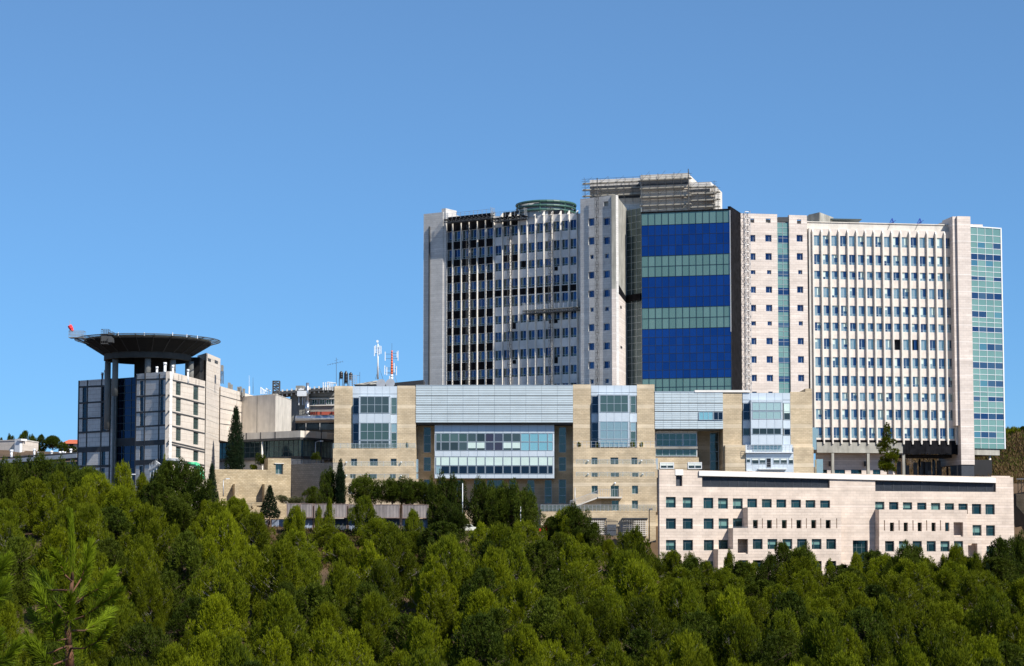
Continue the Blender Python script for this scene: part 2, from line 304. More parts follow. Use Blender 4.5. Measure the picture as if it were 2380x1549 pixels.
# ---------- hospital tower ----------
def build_tower():
    T=thing('tower_building','tall stone and blue glass tower rising behind the beige terraced building','building',(45,470,16.6))
    W=Fac((-15.6,482),(15.4,462)); zt=lambda F,z,x,y,d=0:F.px(*z(x,y),d)[1]
    # pier at the left end
    s0=W.px(*z2(135,900),.8)[0]; s1=W.px(*z2(262,900),.8)[0]; ztp=zt(W,z2,200,342,.8)
    m=MB(); m.fb(W,s0,s1,0,ztp,-7,.8); s2=W.px(*z2(280,900),.8)[0]; m.fb(W,s1,s2,0,ztp-.3,-7,.6); m.fb(W,s1-.6,s2-.2,ztp-.3,ztp+.9,-4,.5)
    pi=m.build('wall','pale_stone',T)
    m=MB(); a=W.px(*z2(176,900),.8)[0]; m.fb(W,a-.14,a+.14,5,zt(W,z2,176,430,.8),.8,1.1); m.build('drain_pipe','dark_joint',T)
    # left wing
    a0=W.px(*z2(280,900))[0]; a1=W.px(*z2(1165,900))[0]
    rows=[((462,532),(390,450)),((582,648),(512,575)),((695,750),(628,680)),((805,870),(735,800)),((920,985),(857,920)),((1035,1087),(985,1040)),((1145,1210),(1090,1150)),((1262,1328),(1212,1275)),((1385,1440),(1330,1390)),((1500,1555),(1445,1500))]
    fins=[282,331,386,438,492,546,600,655,707,763,818,873,927,982,1037,1092,1147]
    fs=[W.px(*z2(x,900))[0] for x in fins]
    H=[]; rects=[]; spand=[]; zr=[]
    for (l,r) in rows:
        zb=(zt(W,z2,305,l[1])+zt(W,z2,1120,r[1]))/2; zu=(zt(W,z2,305,l[0])+zt(W,z2,1120,r[0]))/2; zr.append((zb,zu))
    for k,(zb,zu) in enumerate(zr):
        for i in range(16):
            x0=fs[i]+.22; x1=fs[i+1]-.12
            rects.append((k,i,x0,x1,zb,zu)); H.append((x0,x1,zb,zu))
    topl=zt(W,z2,300,372); topr=zt(W,z2,1150,345)
    m=MB(); wall(m,W,a0,a1,6,topl,H,t=1,rev=.35,zbr=topr); m.build('wall','spandrel_grey',T)
    m=MB(); hid=MB()
    for k,i,x0,x1,zb,zu in rects:
        g=m; xm=x0+(x1-x0)*.36; zl=zb+(zu-zb)*.24
        g.fb(W,x0,xm-.04,zb,zl-.04,-.4,-.30,1); g.fb(W,xm+.04,x1,zb,zl-.04,-.4,-.30,1)
        g.fb(W,x0,xm-.04,zl,zu,-.4,-.30,1 if (i*7+k*3)%5 else 0); g.fb(W,xm+.04,x1,zl,zu,-.4,-.30,0)
        g.fb(W,xm-.04,xm+.04,zb,zu,-.4,-.26,2); g.fb(W,x0,x1,zl-.05,zl,-.3,-.25,2)
    LW=m
    # black membrane spandrels on the sooty bays and other patches
    for k in range(1,len(zr)):
        m=MB(); m.fb(W,fs[0]+.12,fs[6]-.12,zr[k][1]+.08,zr[k-1][0]-.08,.0,.05); m.build('black_membrane','black_membrane',T)
    m=MB(); m.fb(W,a0,fs[6],zr[0][1]+.1,topl+.05,0,.25); m.build('black_membrane','black_membrane',T); m=MB()
    for i in range(6,16): m=MB(); m.fb(W,fs[i]+.2,fs[i+1]-.1,zr[4][1]+.25,zr[3][0]-.2,0,.06); m.build('black_membrane','black_membrane',T)
    for (i,k,fa,fb_) in ((7,2,0,1),(8,2,0,1),(7,0,.0,.6),(8,0,0,.8)):
        m=MB(); m.fb(W,fs[i]+.2,fs[i+1]-.1,zr[k][1]+.1,(zr[k-1][0] if k else topl)-.1,0,.07); m.build('black_membrane','black_membrane',T)
    for x,y0,y1 in ((789,655,695),(1003,692,718),(728,1060,1100),(1002,1038,1062),(729,1303,1328),(1003,1285,1325),(970,1040,1064)):
        r=rc(z2,x-11,y0,x+11,y1); m=MB(); m.pb(W,r,0,.09); m.build('black_membrane','black_membrane',T)
    for i,s in enumerate(fs):
        m=MB(); top=(topl-1.6 if i<6 else topl+(topr-topl)*(s-a0)/(a1-a0)-.25); bot=6
        m.fb(W,s-.11,s+.11,bot,top,.0,.5)
        p=[W.P(s-.16,top,0),W.P(s+.16,top,0),W.P(s+.16,top,.85),W.P(s-.16,top,.85)]
        if i>=6: 
            k=len(m.v); m.v+=[tuple(W.P(s-.16,top-.0,.85)),tuple(W.P(s+.16,top,.85)),tuple(W.P(s+.16,top,0)),tuple(W.P(s-.16,top,0)),tuple(W.P(s-.16,top+1,0)),tuple(W.P(s+.16,top+1,0))]
            for f in ((0,1,5,4),(1,2,5),(3,0,4),(2,3,4,5)): m.f.append(tuple(k+q for q in f)); m.m.append(0)
        f=m.build('fin','fin_stone',T)
    # roof bulk
    m=MB(); A=W.P(a0-.5,0,-1.1); B_=W.P(a1,0,-1.1); D_=W.P(a1,0,-16); E_=W.P(s0+.5,0,-16)
    m.prism([(A.x,A.y),(B_.x,B_.y),(D_.x,D_.y),(E_.x,E_.y)],0,topr-1.0); m.build('roof','grey_concrete',T)
    # round cooling plant on the roof
    cu,cv_=z2(938,300); c=at(cu,cv_,474); rd=(z2(1130,0)[0]-z2(742,0)[0])/2/FP*474
    zb=at(*z2(938,352),474).z-1.5; zt1=at(*z2(938,252),466).z
    m=MB(); m.lathe((c.x,c.y,0),[(rd*.93,zb),(rd*.93,zt1-.15),(rd*.9,zt1-.05),(0,zt1-.05)],28); dr=m.build('roof_drum','drum',T,True)
    for ii,zz in enumerate((zt1-.15,zt1-1.1,zt1-2.1)):
        m=MB(); pts=[Vector((c.x+rd*math.cos(t),c.y+rd*math.sin(t),zz)) for t in [2*math.pi*k/28 for k in range(29)]]
        m.path(pts,.26 if ii else .33,8)
        if ii==0:
            for k in range(0,28,4): m.tube(pts[k],pts[k]-Vector((0,0,2.6)),.16)
        m.build('ring_pipe','green_pipe',dr)
    m=MB(); m.pb(W,rc(z2,930,322,985,357),-2,-.9); m.pb(W,rc(z2,995,320,1038,350),-2,-.9); m.build('roof_vent','black_plastic',T)
    # --- small window block
    S=Fac(PL(1349.7,459.5),PL(1433.1,454)); e1=S.L
    tp=(zt(S,z2,1200,238)+zt(S,z2,1380,232))/2
    H=[]
    ws=[]
    cols=[((1215,1254),(1226,1250)),((1314,1355),(1323,1350))]
    rw=[(375,425,372,420,0),(500,548,497,545,0),(615,642,607,637,1),(725,770,717,765,0),(848,893,842,890,0),(960,988,955,982,1),(1068,1115,1063,1110,0),(1192,1240,1187,1234,0),(1315,1362,1310,1357,0),(1430,1460,1425,1455,1)]
    for a,b_,c2,d2,sm in rw:
        ws.append(rc(z2,cols[0][sm][0],a,cols[0][sm][1],b_)); ws.append(rc(z2,cols[1][sm][0],c2,cols[1][sm][1],d2))
    sw=[(S,r) for r in ws]; ho=[S.rect(r) for r in ws]; r0=rc(z2,1315,265,1346,295); ho.append(S.rect(r0))
    m=MB(); wall(m,S,0,e1,6,tp,ho,t=1,rev=.45); m.build('wall','pale_stone',T)
    m=MB(); m.pb(S,r0,-1.4,-.9); m.build('shutter','cream_panel',T)
    C2=PL(1459.5,470); S2=Fac((S.P(e1,0).x,S.P(e1,0).y),C2)
    zsp=zt(S2,z2,1440,870); tp2=tp
    m=MB(); wall(m,S2,.001,S2.L,zsp,tp2,[],t=1,zbr=tp2-.6); m.build('wall','concrete',T)
    m=MB(); wall(m,S2,.001,S2.L,6,zsp,[],t=1); m.pb(S2,rc(z2,1426,950,1434,965),0,.1,1); m.pb(S2,rc(z2,1428,1213,1437,1226),0,.1,1); m.build('wall',['tower_stone','dark'],T)
    m=MB()
    q=[(.2,zsp-.3,zsp+1.7),(S2.L-.2,zsp-1.6,zsp-.6)]
    m.hexa([S2.P(q[0][0],q[0][1],.12),S2.P(q[1][0],q[1][1],.12),S2.P(q[1][0],q[1][1],.005),S2.P(q[0][0],q[0][1],.005),S2.P(q[0][0],q[0][2],.12),S2.P(q[1][0],q[1][2],.12),S2.P(q[1][0],q[1][2],.005),S2.P(q[0][0],q[0][2],.005)])
    m.build('black_membrane','black_membrane',T)
    # grey joint line at corner
    m=MB(); m.fb(S,e1-.35,e1-.12,zsp,tp-1,0,.05); m.build('joint_strip','dark',T)
    # --- glass side bay
    G=Fac(PL(1457.6,468.5),PL(1492.6,464.5))
    tg=zt(G,z3,200,315); zd=zt(G,z3,200,880)
    def curtain(F,s0,s1,bands,nc,rh,name,frame,bandm,dd=0,fw=.06,skew=0):
        m=MB()
        cw=(s1-s0)/nc
        for (za,zb,mi) in bands:
            n=max(1,round((zb-za)/rh)); h=(zb-za)/n
            for j in range(n):
                for i in range(nc): m.fb(F,s0+i*cw,s0+(i+1)*cw,za+j*h,za+(j+1)*h,dd-.1,dd+random.uniform(0,.004),mi)
        o=m.build(name,bandm,T)
        f=MB()
        for i in range(nc+1): f.fb(F,s0+i*cw-fw/2,s0+i*cw+fw/2,bands[-1][0],bands[0][1],dd,dd+.09)
        for (za,zb,mi) in bands:
            n=max(1,round((zb-za)/rh)); h=(zb-za)/n
            for j in range(n+1): f.fb(F,s0,s1,za+j*h-fw/2,za+j*h+fw/2,dd,dd+.07)
        f.build('frame',frame,o); return o
    curtain(G,0,G.L,[(6,tg,0)],3,1.55,'curtain_wall','frame_metal',['side_glass'])
    m=MB(); m.fb(G,-.2,G.L,zd-1.3,zd+.2,0,.5); m.build('ledge','black_membrane',T)
    # --- blue facade
    E=Fac(PL(1493,463.5),PL(1700.4,458.7))
    zz=lambda l,r:(zt(E,z3,262,l)+zt(E,z3,828,r))/2
    L=[zz(345,322),zz(425,402),zz(625,605),zz(765,742),zz(967,945),zz(1107,1085),zz(1430,1412)]
    # finer: horizontal mullions every ~33 zoom px
    bands=[(L[1],L[0],0),(L[2],L[1],1),(L[3],L[2],0),(L[4],L[3],1),(L[5],L[4],0),(L[6],L[5],1),(8,L[6],0)]
    cw=curtain(E,0,E.L,bands,13,2.0,'curtain_wall','joint_blue',['grid_green','blue_glass'],fw=.09)
    m=MB(); m.fb(E,-.1,E.L+.1,L[0],L[0]+.35,-1,.15); m.build('coping','black_membrane',T)
    m=MB(); m.fb(E,E.L-.12,E.L+.06,L[5]-1,L[0],.0,.22); m.build('edge_trim','light_steel',T)
    # black flank
    b0=E.P(E.L+.05,0); K=Fac((b0.x,b0.y),PL(1726,468.5)); tk=zt(K,z3,870,325)
    m=MB(); wall(m,K,0,K.L,6,tk,[],t=.6); 
    for k in range(90): # torn membrane edge
        za=6+(tk-6)*k/90; m.fb(K,K.L-.01,K.L+random.uniform(.1,.9),za,za+(tk-6)/90+.1,-.35,-.2)
    m.build('black_membrane','black_membrane',T)
    Q=Fac(PL(1725,468),PL(1879.9,470.5)); 
    tq=zt(Q,z3,1020,346)
    gs0=Q.px(*z3(1138,900))[0]; gs1=Q.px(*z3(1216,900))[0]; 
    ho=[]; ws=[]
    rr=[(484,529,0),(604,649,0),(715,742,1),(822,864,0),(942,985,0),(1050,1078,1),(1158,1202,0),(1278,1323,0),(1400,1443,0),(1510,1545,1)]
    cc=[((955,990),(958,988)),((1055,1096),(1064,1092)),((1260,1300),(1268,1295))]
    for a,b_,sm in rr:
        for c in cc:
            o=(a-640)*.009 if False else 0
            dx=(a-484)*.011
            ws.append(rc(z3,c[sm][0]+dx,a,c[sm][1]+dx,b_))
    ho=[Q.rect(r) for r in ws]; th=[rc(z3,955,377,983,405),rc(z3,1058,377,1090,406),rc(z3,1262,383,1290,412)]
    ho+= [Q.rect(r) for r in th]
    m=MB(); wall(m,Q,0,gs0,6,tq,ho,t=1,rev=.5); wall(m,Q,gs1,Q.L,6,tq-.1,ho,t=1,rev=.5); m.build('wall','tower_stone',T)
    m=MB()
    for r in th[:2]:
        a,b_,c,d_=Q.rect(r); m.fb(Q,a,b_,c,d_,-1.6,-1.3); m.fb(Q,a+.1,b_-.5,c,c+.6,-1,-.6)
    m.build('shutter','grey_concrete',T)
    for r in ws: sw.append((Q,r))
    ctp=zt(Q,z3,1175,402)
    curtain(Q,gs0,gs1,[(6+0*2.6,ctp,0)],2,1.2,'curtain_wall','light_steel',['green_glass'],dd=-.5,fw=.06)
    m=MB()
    for (y0,y1) in ((615,660),(722,757),(832,876),(1060,1090),(1165,1210),(1290,1325),(490,535),(955,990),(1410,1445)):
        m.pb(Q,rc(z3,1140,y0,1214,y1),-.5,-.47)
    m.build('window_band','win_right',T)
    for F,r in sw[:0]: pass
    SWN=sw
    # --- right wing
    V=Fac(PL(1885,470.5),PL(2217,475.3)); s0=V.px(*z4(172,750))[0]; s1=V.px(*z4(982,750))[0]
    tpv=(zt(V,z4,200,157)+zt(V,z4,900,165))/2; bt=(zt(V,z4,250,1338)+zt(V,z4,960,1338))/2
    rowsr=[((193,252),(205,262)),((297,355),(310,365)),((390,437),(403,447)),((480,540),(492,548)),((582,640),(595,652)),((677,725),(690,735)),((767,828),(778,835)),((870,930),(882,938)),((975,1033),(985,1040)),((1068,1118),(1077,1122)),((1162,1220),(1170,1227)),((1263,1325),(1272,1328))]
    ft=[175,225,273,322,372,421,470,519,568,618,667,717,766,815,864,913,962]; fbm=[196,245,294,343,393,442,492,541,590,640,690,740,790,840,888,937,985]
    fv=[(V.px(*z4(a,200))[0]+V.px(*z4(b_,1300))[0])/2 for a,b_ in zip(ft,fbm)]
    zv=[]
    for l,r in rowsr: zv.append(((zt(V,z4,205,l[1])+zt(V,z4,945,r[1]))/2,(zt(V,z4,205,l[0])+zt(V,z4,945,r[0]))/2))
    H=[]; wr=[]
    for k,(zb,zu) in enumerate(zv):
        for i in range(16):
            x0=fv[i]+.36; x1=fv[i+1]-.24; H.append((x0,x1,zb,zu)); wr.append((k,i,x0,x1,zb,zu))
    m=MB(); wall(m,V,s0,s1,bt,tpv,H,t=1,rev=.3); m.build('wall','spandrel',T)
    def unit(g,F,x0,x1,zb,zu,k,i):
        xm=x0+(x1-x0)*.42; zl=zb+.55
        mi=1 if (i*5+k*3)%4<3 else 0
        g.fb(F,x0,xm-.04,zb,zl-.05,-.35,-.26,mi); g.fb(F,xm+.04,x1,zb,zl-.05,-.35,-.26,1)
        g.fb(F,x0,xm-.04,zl+.0,zu,-.35,-.26,mi); g.fb(F,xm+.04,x1,zl,zu,-.35,-.26,0 if (i*3+k*7)%6 else 1)
        g.fb(F,xm-.04,xm+.04,zb,zu,-.35,-.22,2); g.fb(F,x0,x1,zl-.05,zl,-.26,-.2,2)
        h=random.choice((0,0,0,.2,.45,.7,1)); 
        if h: g.fb(F,*random.choice(((x0+.03,xm-.05),(xm+.05,x1-.03),(x0+.03,xm-.05))),zu-(zu-zl)*h+.02,zu-.02,-.26,-.245,3)
    rest=MB(); cnt=0
    for k,i,x0,x1,zb,zu in wr:
        if (k,i) in ((6,9),(6,11)):
            d=MB(); d.fb(V,x0,x1,zb,zu,-.9,-.8,0)
            if i==11: d.fb(V,x0+.5,x0+.9,zb,zu,-.5,-.3,1); d.fb(V,x0+.9,x1-.1,zb,zu,-.6,-.5,1)
            d.build('window',['dark','win_blue'],T); cnt+=1; continue
        if k in (0,1,3,4,7,8,10)and cnt<100: g=MB(); unit(g,V,x0,x1,zb,zu,k,i); g.build('window',['win_right','pale_glass','frame_metal','blind'],T); cnt+=1
        else: unit(rest,V,x0,x1,zb,zu,k,i)
    o=rest.build('window',['win_right','pale_glass','frame_metal','blind'],T); tag(o,kind='stuff')
    o=LW.build('window',['win_blue','mid_glass','frame_metal'],T); tag(o,kind='stuff')
    g=MB()
    for F,r in SWN:
        a,b_,c,d_=F.rect(r); rv=-.45
        g.fb(F,a,b_,c,d_,rv-.05,rv+.02,0)
        for q in ((a,a+.09,c,d_),(b_-.09,b_,c,d_),(a,b_,d_-.09,d_),(a,b_,c,c+.09)): g.fb(F,*q,rv+.02,rv+.07,1)
        g.fb(F,a+(b_-a)*.65,a+(b_-a)*.65+.05,c,d_,rv+.02,rv+.06,1)
    tag(g.build('window',['win_blue','frame_metal'],T),kind='stuff')
    for i,s in enumerate(fv):
        m=MB(); m.fb(V,s-.16,s+.16,bt-.9,tpv-.8,0,.6)
        k=len(m.v); m.v+=[tuple(V.P(s-.16,tpv-.8,.6)),tuple(V.P(s+.16,tpv-.8,.6)),tuple(V.P(s+.16,tpv-.8,0)),tuple(V.P(s-.16,tpv-.8,0)),tuple(V.P(s-.16,tpv-.02,0)),tuple(V.P(s+.16,tpv-.02,0))]
        for f in ((0,1,5,4),(1,2,5),(3,0,4),(2,3,4,5)): m.f.append(tuple(k+q for q in f)); m.m.append(0)
        m.build('fin','fin_stone',T)
    m=MB(); zp=zt(V,z4,500,128,-1.5); m.fb(V,s0-.5,s1,tpv-.2,zp,-2,-.9); m.fb(V,s0-.6,s1,zp,zp+.2,-2.1,-.7); m.build('parapet','light_concrete',T)
    m=MB(); m.fb(V,s0-.35,s0,bt,tpv,-1,.3); m.build('edge_trim','light_concrete',T); m=MB(); m.fb(V,s1-.15,s1+.55,bt-1,tpv+.2,-1,1.0); m.build('edge_trim','light_concrete',T)
    m=MB(); A=V.P(s0-1.5,0,-1.05); B_=V.P(s1+.5,0,-1.05); D_=V.P(s1+.5,0,-17); E_=V.P(s0-6,0,-17); Q0=Q.P(0,0,-1.05); 
    m.prism([(A.x,A.y),(B_.x,B_.y),(D_.x,D_.y),(E_.x,E_.y)],bt-.3,zp-.3); m.build('roof','light_concrete',T)
    m=MB(); Q1=Q.P(Q.L,0,-1.05); Q2=Q.P(Q.L,0,-15); Q3=Q.P(-2,0,-15); m.prism([(Q0.x,Q0.y),(Q1.x,Q1.y),(Q2.x,Q2.y),(Q3.x,Q3.y)],6,tq-1.2); m.build('roof','light_concrete',T)
    # core body behind glass and small-window block
    pts=[S.P(.3,0,-1.1),S2.P(1.1,0,-1.1),S2.P(S2.L,0,-.6),G.P(0,0,-.4),G.P(G.L,0,-.4),E.P(0,0,-.4),E.P(E.L-.6,0,-.4),K.P(K.L,0,-.7),(Vector((58,488))),(Vector((14,488)))]
    m=MB(); m.prism([(p[0],p[1]) for p in pts],6,L[0]-.5); m.build('roof','grey_concrete',T)
    # upper part of small-window block
    m=MB(); p=[S.P(.2,0,-1.02),S2.P(.9,0,-1.02),S2.P(S2.L-.3,0,-1.02),S.P(-1,0,-12)]; m.prism([(q.x,q.y) for q in p],L[0]-.5,tp-.4); m.build('roof','concrete',T)
    # right-hand pier
    X=Fac(PL(2230,474),PL(2258,474.5)); p0=X.px(*z4(992,750))[0]; p1=X.px(*z4(1066,750))[0]
    zpt=X.px(*z4(1015,88))[1]; zpb=X.px(*z4(1040,1475))[1]
    m=MB(); m.fb(X,p0,p1,zpb,zpt,-13,.9); m.fb(X,p0-.9,p0-.02,zpb+9,zpt-.0,-6,.3); m.fb(X,p1+.01,p1+4.2,zpt-5,X.px(*z4(1090,122))[1],-8,-2); m.build('wall','tower_stone',T)
    m=MB(); m.fb(X,p0+.1,p1-.1,14,zpb-.01,-6,.7); m.fb(X,p1+.3,p1+4.8,14,zpb+1.2,-8,-.5,1); m.build('basement_wall',['louver','dark'],T)
    Y=Fac(PL(2254,475.5),PL(2330,479)); y0=Y.px(*z4(1067,750))[0]; y1=Y.px(*z4(1241,750))[0]
    zy=lambda y:Y.px(*z4(1150,y))[1]
    ys=[150,192,232,265,297,332,366,395,423,446,482,513,550,585,617,652,678,704,733,766,797,835,870,901,937,970,1002,1038,1068,1093,1120,1156,1187,1221,1256,1290,1324,1355,1384]
    blue={2:(3,),4:(0,1,2,3),8:(0,1,3),11:(0,1,2,3),14:(0,1),17:(0,1,2,3),20:(2,3),23:(0,1,2,3),26:(2,3),29:(2,3,0),32:(0,1,2,3),35:(1,2)}
    wv=(y1-y0)/4; m=MB(); f=MB()
    for j in range(len(ys)-1):
        for i in range(4):
            mi=1 if i in blue.get(j-0,()) or i in {1:(),}.get(j,()) else (2 if j%3==2 and (i+j)%2 else 0)
            m.fb(Y,y0+i*wv,y0+(i+1)*wv,zy(ys[j+1]),zy(ys[j]),-.15,0,mi)
        f.fb(Y,y0,y1,zy(ys[j])-.05,zy(ys[j])+.05,0,.07)
    for i in range(5): f.fb(Y,y0+i*wv-.04,y0+i*wv+.04,zy(1384),zy(150),0,.09)
    f.fb(Y,y1-.02,y1+.3,zy(1384),zy(150)+.1,-1,.15); f.fb(Y,y0,y1+.3,zy(150),zy(150)+.25,-1,.15)
    o=m.build('curtain_wall',['green_glass','win_right','grid_teal'],T); f.build('frame','white_metal',o)
    m=MB(); m.fb(Y,y0,y1,zy(1384),zy(150)+.1,-11,-.16); m.build('wall','light_concrete',T)
    m=MB(); m.fb(Y,y0-.2,y1-1.1,zy(1420),zy(1386),-11,-.3); m.build('slab','concrete',T)
    for q in (1175,):
        c=Y.px(*z4(q,1460),-1)[0]; m=MB(); m.tube(Y.P(c,14,-1.2),Y.P(c,zy(1420),-1.2),.3,n=10); m.build('column','light_concrete',T,True)
        m=MB(); m.tube(Y.P(c,14,-9),Y.P(c,zy(1420),-9),.3,n=10); m.build('column','light_concrete',T,True)
    # undercroft of the right wing
    zs=V.px(*z4(400,1408))[1]; za=V.px(*z4(400,1350))[1]; sm_=V.px(*z4(686,1380))[0]; se=V.px(*z4(1010,1380))[0]; sl=V.px(*z4(203,1380))[0]
    m=MB(); m.fb(V,sl,sm_,zs,za,-4,.2); m.build('slab','concrete',T)
    m=MB(); m.fb(V,sm_+.01,se,zs,za,-4,.25)
    for k in range(40): a=sm_+(se-sm_)*k/40; m.fb(V,a,a+(se-sm_)/40+.05,zs-random.uniform(0,.35),za+.1,.26,.3+random.uniform(0,.08))
    m.build('black_membrane','black_membrane',T)
    for k in range(16): m=MB(); m.fb(V,fv[k]+.3,fv[k+1]-.3,za-.1,bt+.02,-.3,.02); m.build('black_membrane','black_membrane',T)
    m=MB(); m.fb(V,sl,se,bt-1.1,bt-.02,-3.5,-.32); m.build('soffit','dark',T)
    for x in (293,492,690,998):
        c=V.px(*z4(x,1450))[0]; m=MB(); m.fb(V,c-.3,c+.3,14,zs-.002,-.6,.1); m.build('column','concrete' if x<900 else 'grey_concrete',T)
    H=[]; ww=[]
    for (x0,x1) in ((218,262),(303,362),(395,455),(518,560)):
        r=rc(z4,x0,1502,x1,1530); H.append(V.rect(r,-3)); ww.append(r)
    m=MB(); sq=V.px(*z4(640,1450),-3)[0]; wall(m,V,V.px(*z4(200,1450),-3)[0],sq,14,zs,H,t=.4,rev=.3,d=-3); m.build('wall','tower_stone',T)
    for r in ww: window(V,r,T,2,1,'win_teal','dark_frame',.3,.1,d=-3)
    for x in (280,477):
        m=MB(); r=rc(z4,x-7,1455,x+7,1483); m.pb(V,r,-2.7,-2.3); m.build('wall_lamp','dark_joint',T)
    m=MB(); m.fb(V,sq+.5,se,zs-.8,zs-.1,-9,-3.2); 
    for k in range(5): c=sq+2+k*3.4; m.fb(V,c,c+.35,14,zs-.8,-12,-11.6)
    m.build('undercroft_beam','dark',T)
    m=MB(); random.seed(3)
    for k in range(26): # clutter of stored scaffolding in the undercroft
        c=sq+1+random.random()*(se-sq-3); h=random.uniform(.8,3.6); dd=-random.uniform(4,9); m.fb(V,c,c+random.uniform(.08,.9),16.4,16.4+h,dd-.4,dd)
    m.build('stored_frame','steel',T)
    # gap wall between stone part and right wing
    # penthouses
    P=Fac(PL(1357,470),PL(1668,462)); 
    def blk(r,d0,d1,mt,nm='penthouse'): m=MB(); m.pb(P,r,d0,d1); return m.build(nm,mt,T)
    ur=lambda a,b_,c,d_:(a,b_,c,d_)
    blk((1371,416,1492,492),-14,-4,'grey_panel'); blk((1489,405,1599,500),-15,-.8,'light_concrete'); blk((1599,424,1652,500),-13,-1.5,'grey_panel'); blk((1618,432,1662,500),-12,-2,'light_concrete')
    m=MB(); m.pb(P,(1371,431,1488,440),-4,-3.9); m.pb(P,(1490,418,1599,430),-.8,-.7); m.pb(P,(1600,440,1650,446),-1.5,-1.4); m.pb(P,(1371,452,1488,462),-4,-3.9); m.build('window_band','louver',T)
    m=MB(); m.pb(P,(1371,441,1488,450),-4,-3.85); m.pb(P,(1371,463,1488,475),-4,-3.85); m.pb(P,(1490,432,1599,442),-.8,-.65); m.pb(P,(1490,458,1599,468),-.8,-.65); m.pb(P,(1600,448,1660,455),-1.5,-1.35); m.pb(P,(1600,466,1660,474),-1.5,-1.3); m.build('wall_band','cream_panel',T)
    # polygonal concrete penthouse at the right
    def ppoly(pts,Yd,za,zb,nm,mt):
        m=MB(); m.prism([(at(u,520,Y_).x,Y_) for u,Y_ in pts],za,zb); return m.build(nm,mt,T)
    zc=at(1890,493,472).z
    ppoly([(1880,476),(1862,486),(1868,500),(1940,500),(1937,480),(1905,472.5)],0,zp-1,zc,'penthouse','concrete')
    m=MB(); c=at(1930,512,479)
    m.hexa([(c.x,478,c.z),(c.x+7.2,478,c.z),(c.x+7.2,484,c.z),(c.x,484,c.z),(c.x,478,c.z+.25),(c.x+7.2,478,c.z+.1),(c.x+7.2,484,c.z+1.0),(c.x,484,c.z+1.2)]); m.build('solar_panel','dark_frame',T)
    m=MB(); q=at(1823,508,470); m.box(q.x-1.5,q.x+2,470,474,q.z-.8,q.z+.3); m.build('roof_hatch','dark_joint',T)
    return dict(T=T,W=W,S=S,Q=Q,V=V,P=P,E=E,zt=zt,zp=zp,topl=topl,topr=topr,tp=tp)
glass('grid_green',(.12,.215,.19),(.155,.26,.23),.3,.15,.01); mat('joint_blue',(.008,.02,.035),.5)
stone('tower_stone',(.65,.57,.51),(.59,.51,.455),(.52,.45,.40),1.3,.55,.22,3.9,bandc=(.70,.63,.58),stain=.08)
TW=build_tower()
def lattice(name,base,h,wd,label,cat,group=None,mt='steel',nb=None,r=.05,dirx=Vector((1,0,0)),parent=None):
    T=parent or thing(name,label,cat,base,group); b=Vector(base); diry=Vector((-dirx.y,dirx.x,0)); m=MB(); q=MB()
    cs=[dirx*(sx*wd/2)+diry*(sy*wd/2) for sx,sy in ((-1,-1),(1,-1),(1,1),(-1,1))]
    for c in cs: m.tube(b+c,b+c+Vector((0,0,h)),r,n=4)
    n=nb or int(h/1.5)
    for i in range(n):
        z0=h*i/n; z1_=h*(i+1)/n
        for k in range(4):
            a=cs[k]; c=cs[(k+1)%4]; q.tube(b+a+Vector((0,0,z1_)),b+c+Vector((0,0,z1_)),r*.7,n=3,cap=False)
            if k in(0,2): 
                if i%2: a,c=c,a
                q.tube(b+a+Vector((0,0,z0)),b+c+Vector((0,0,z1_)),r*.7,n=3,cap=False)
    m.build('mast',mt,T); q.build('bracing',mt,T); return T
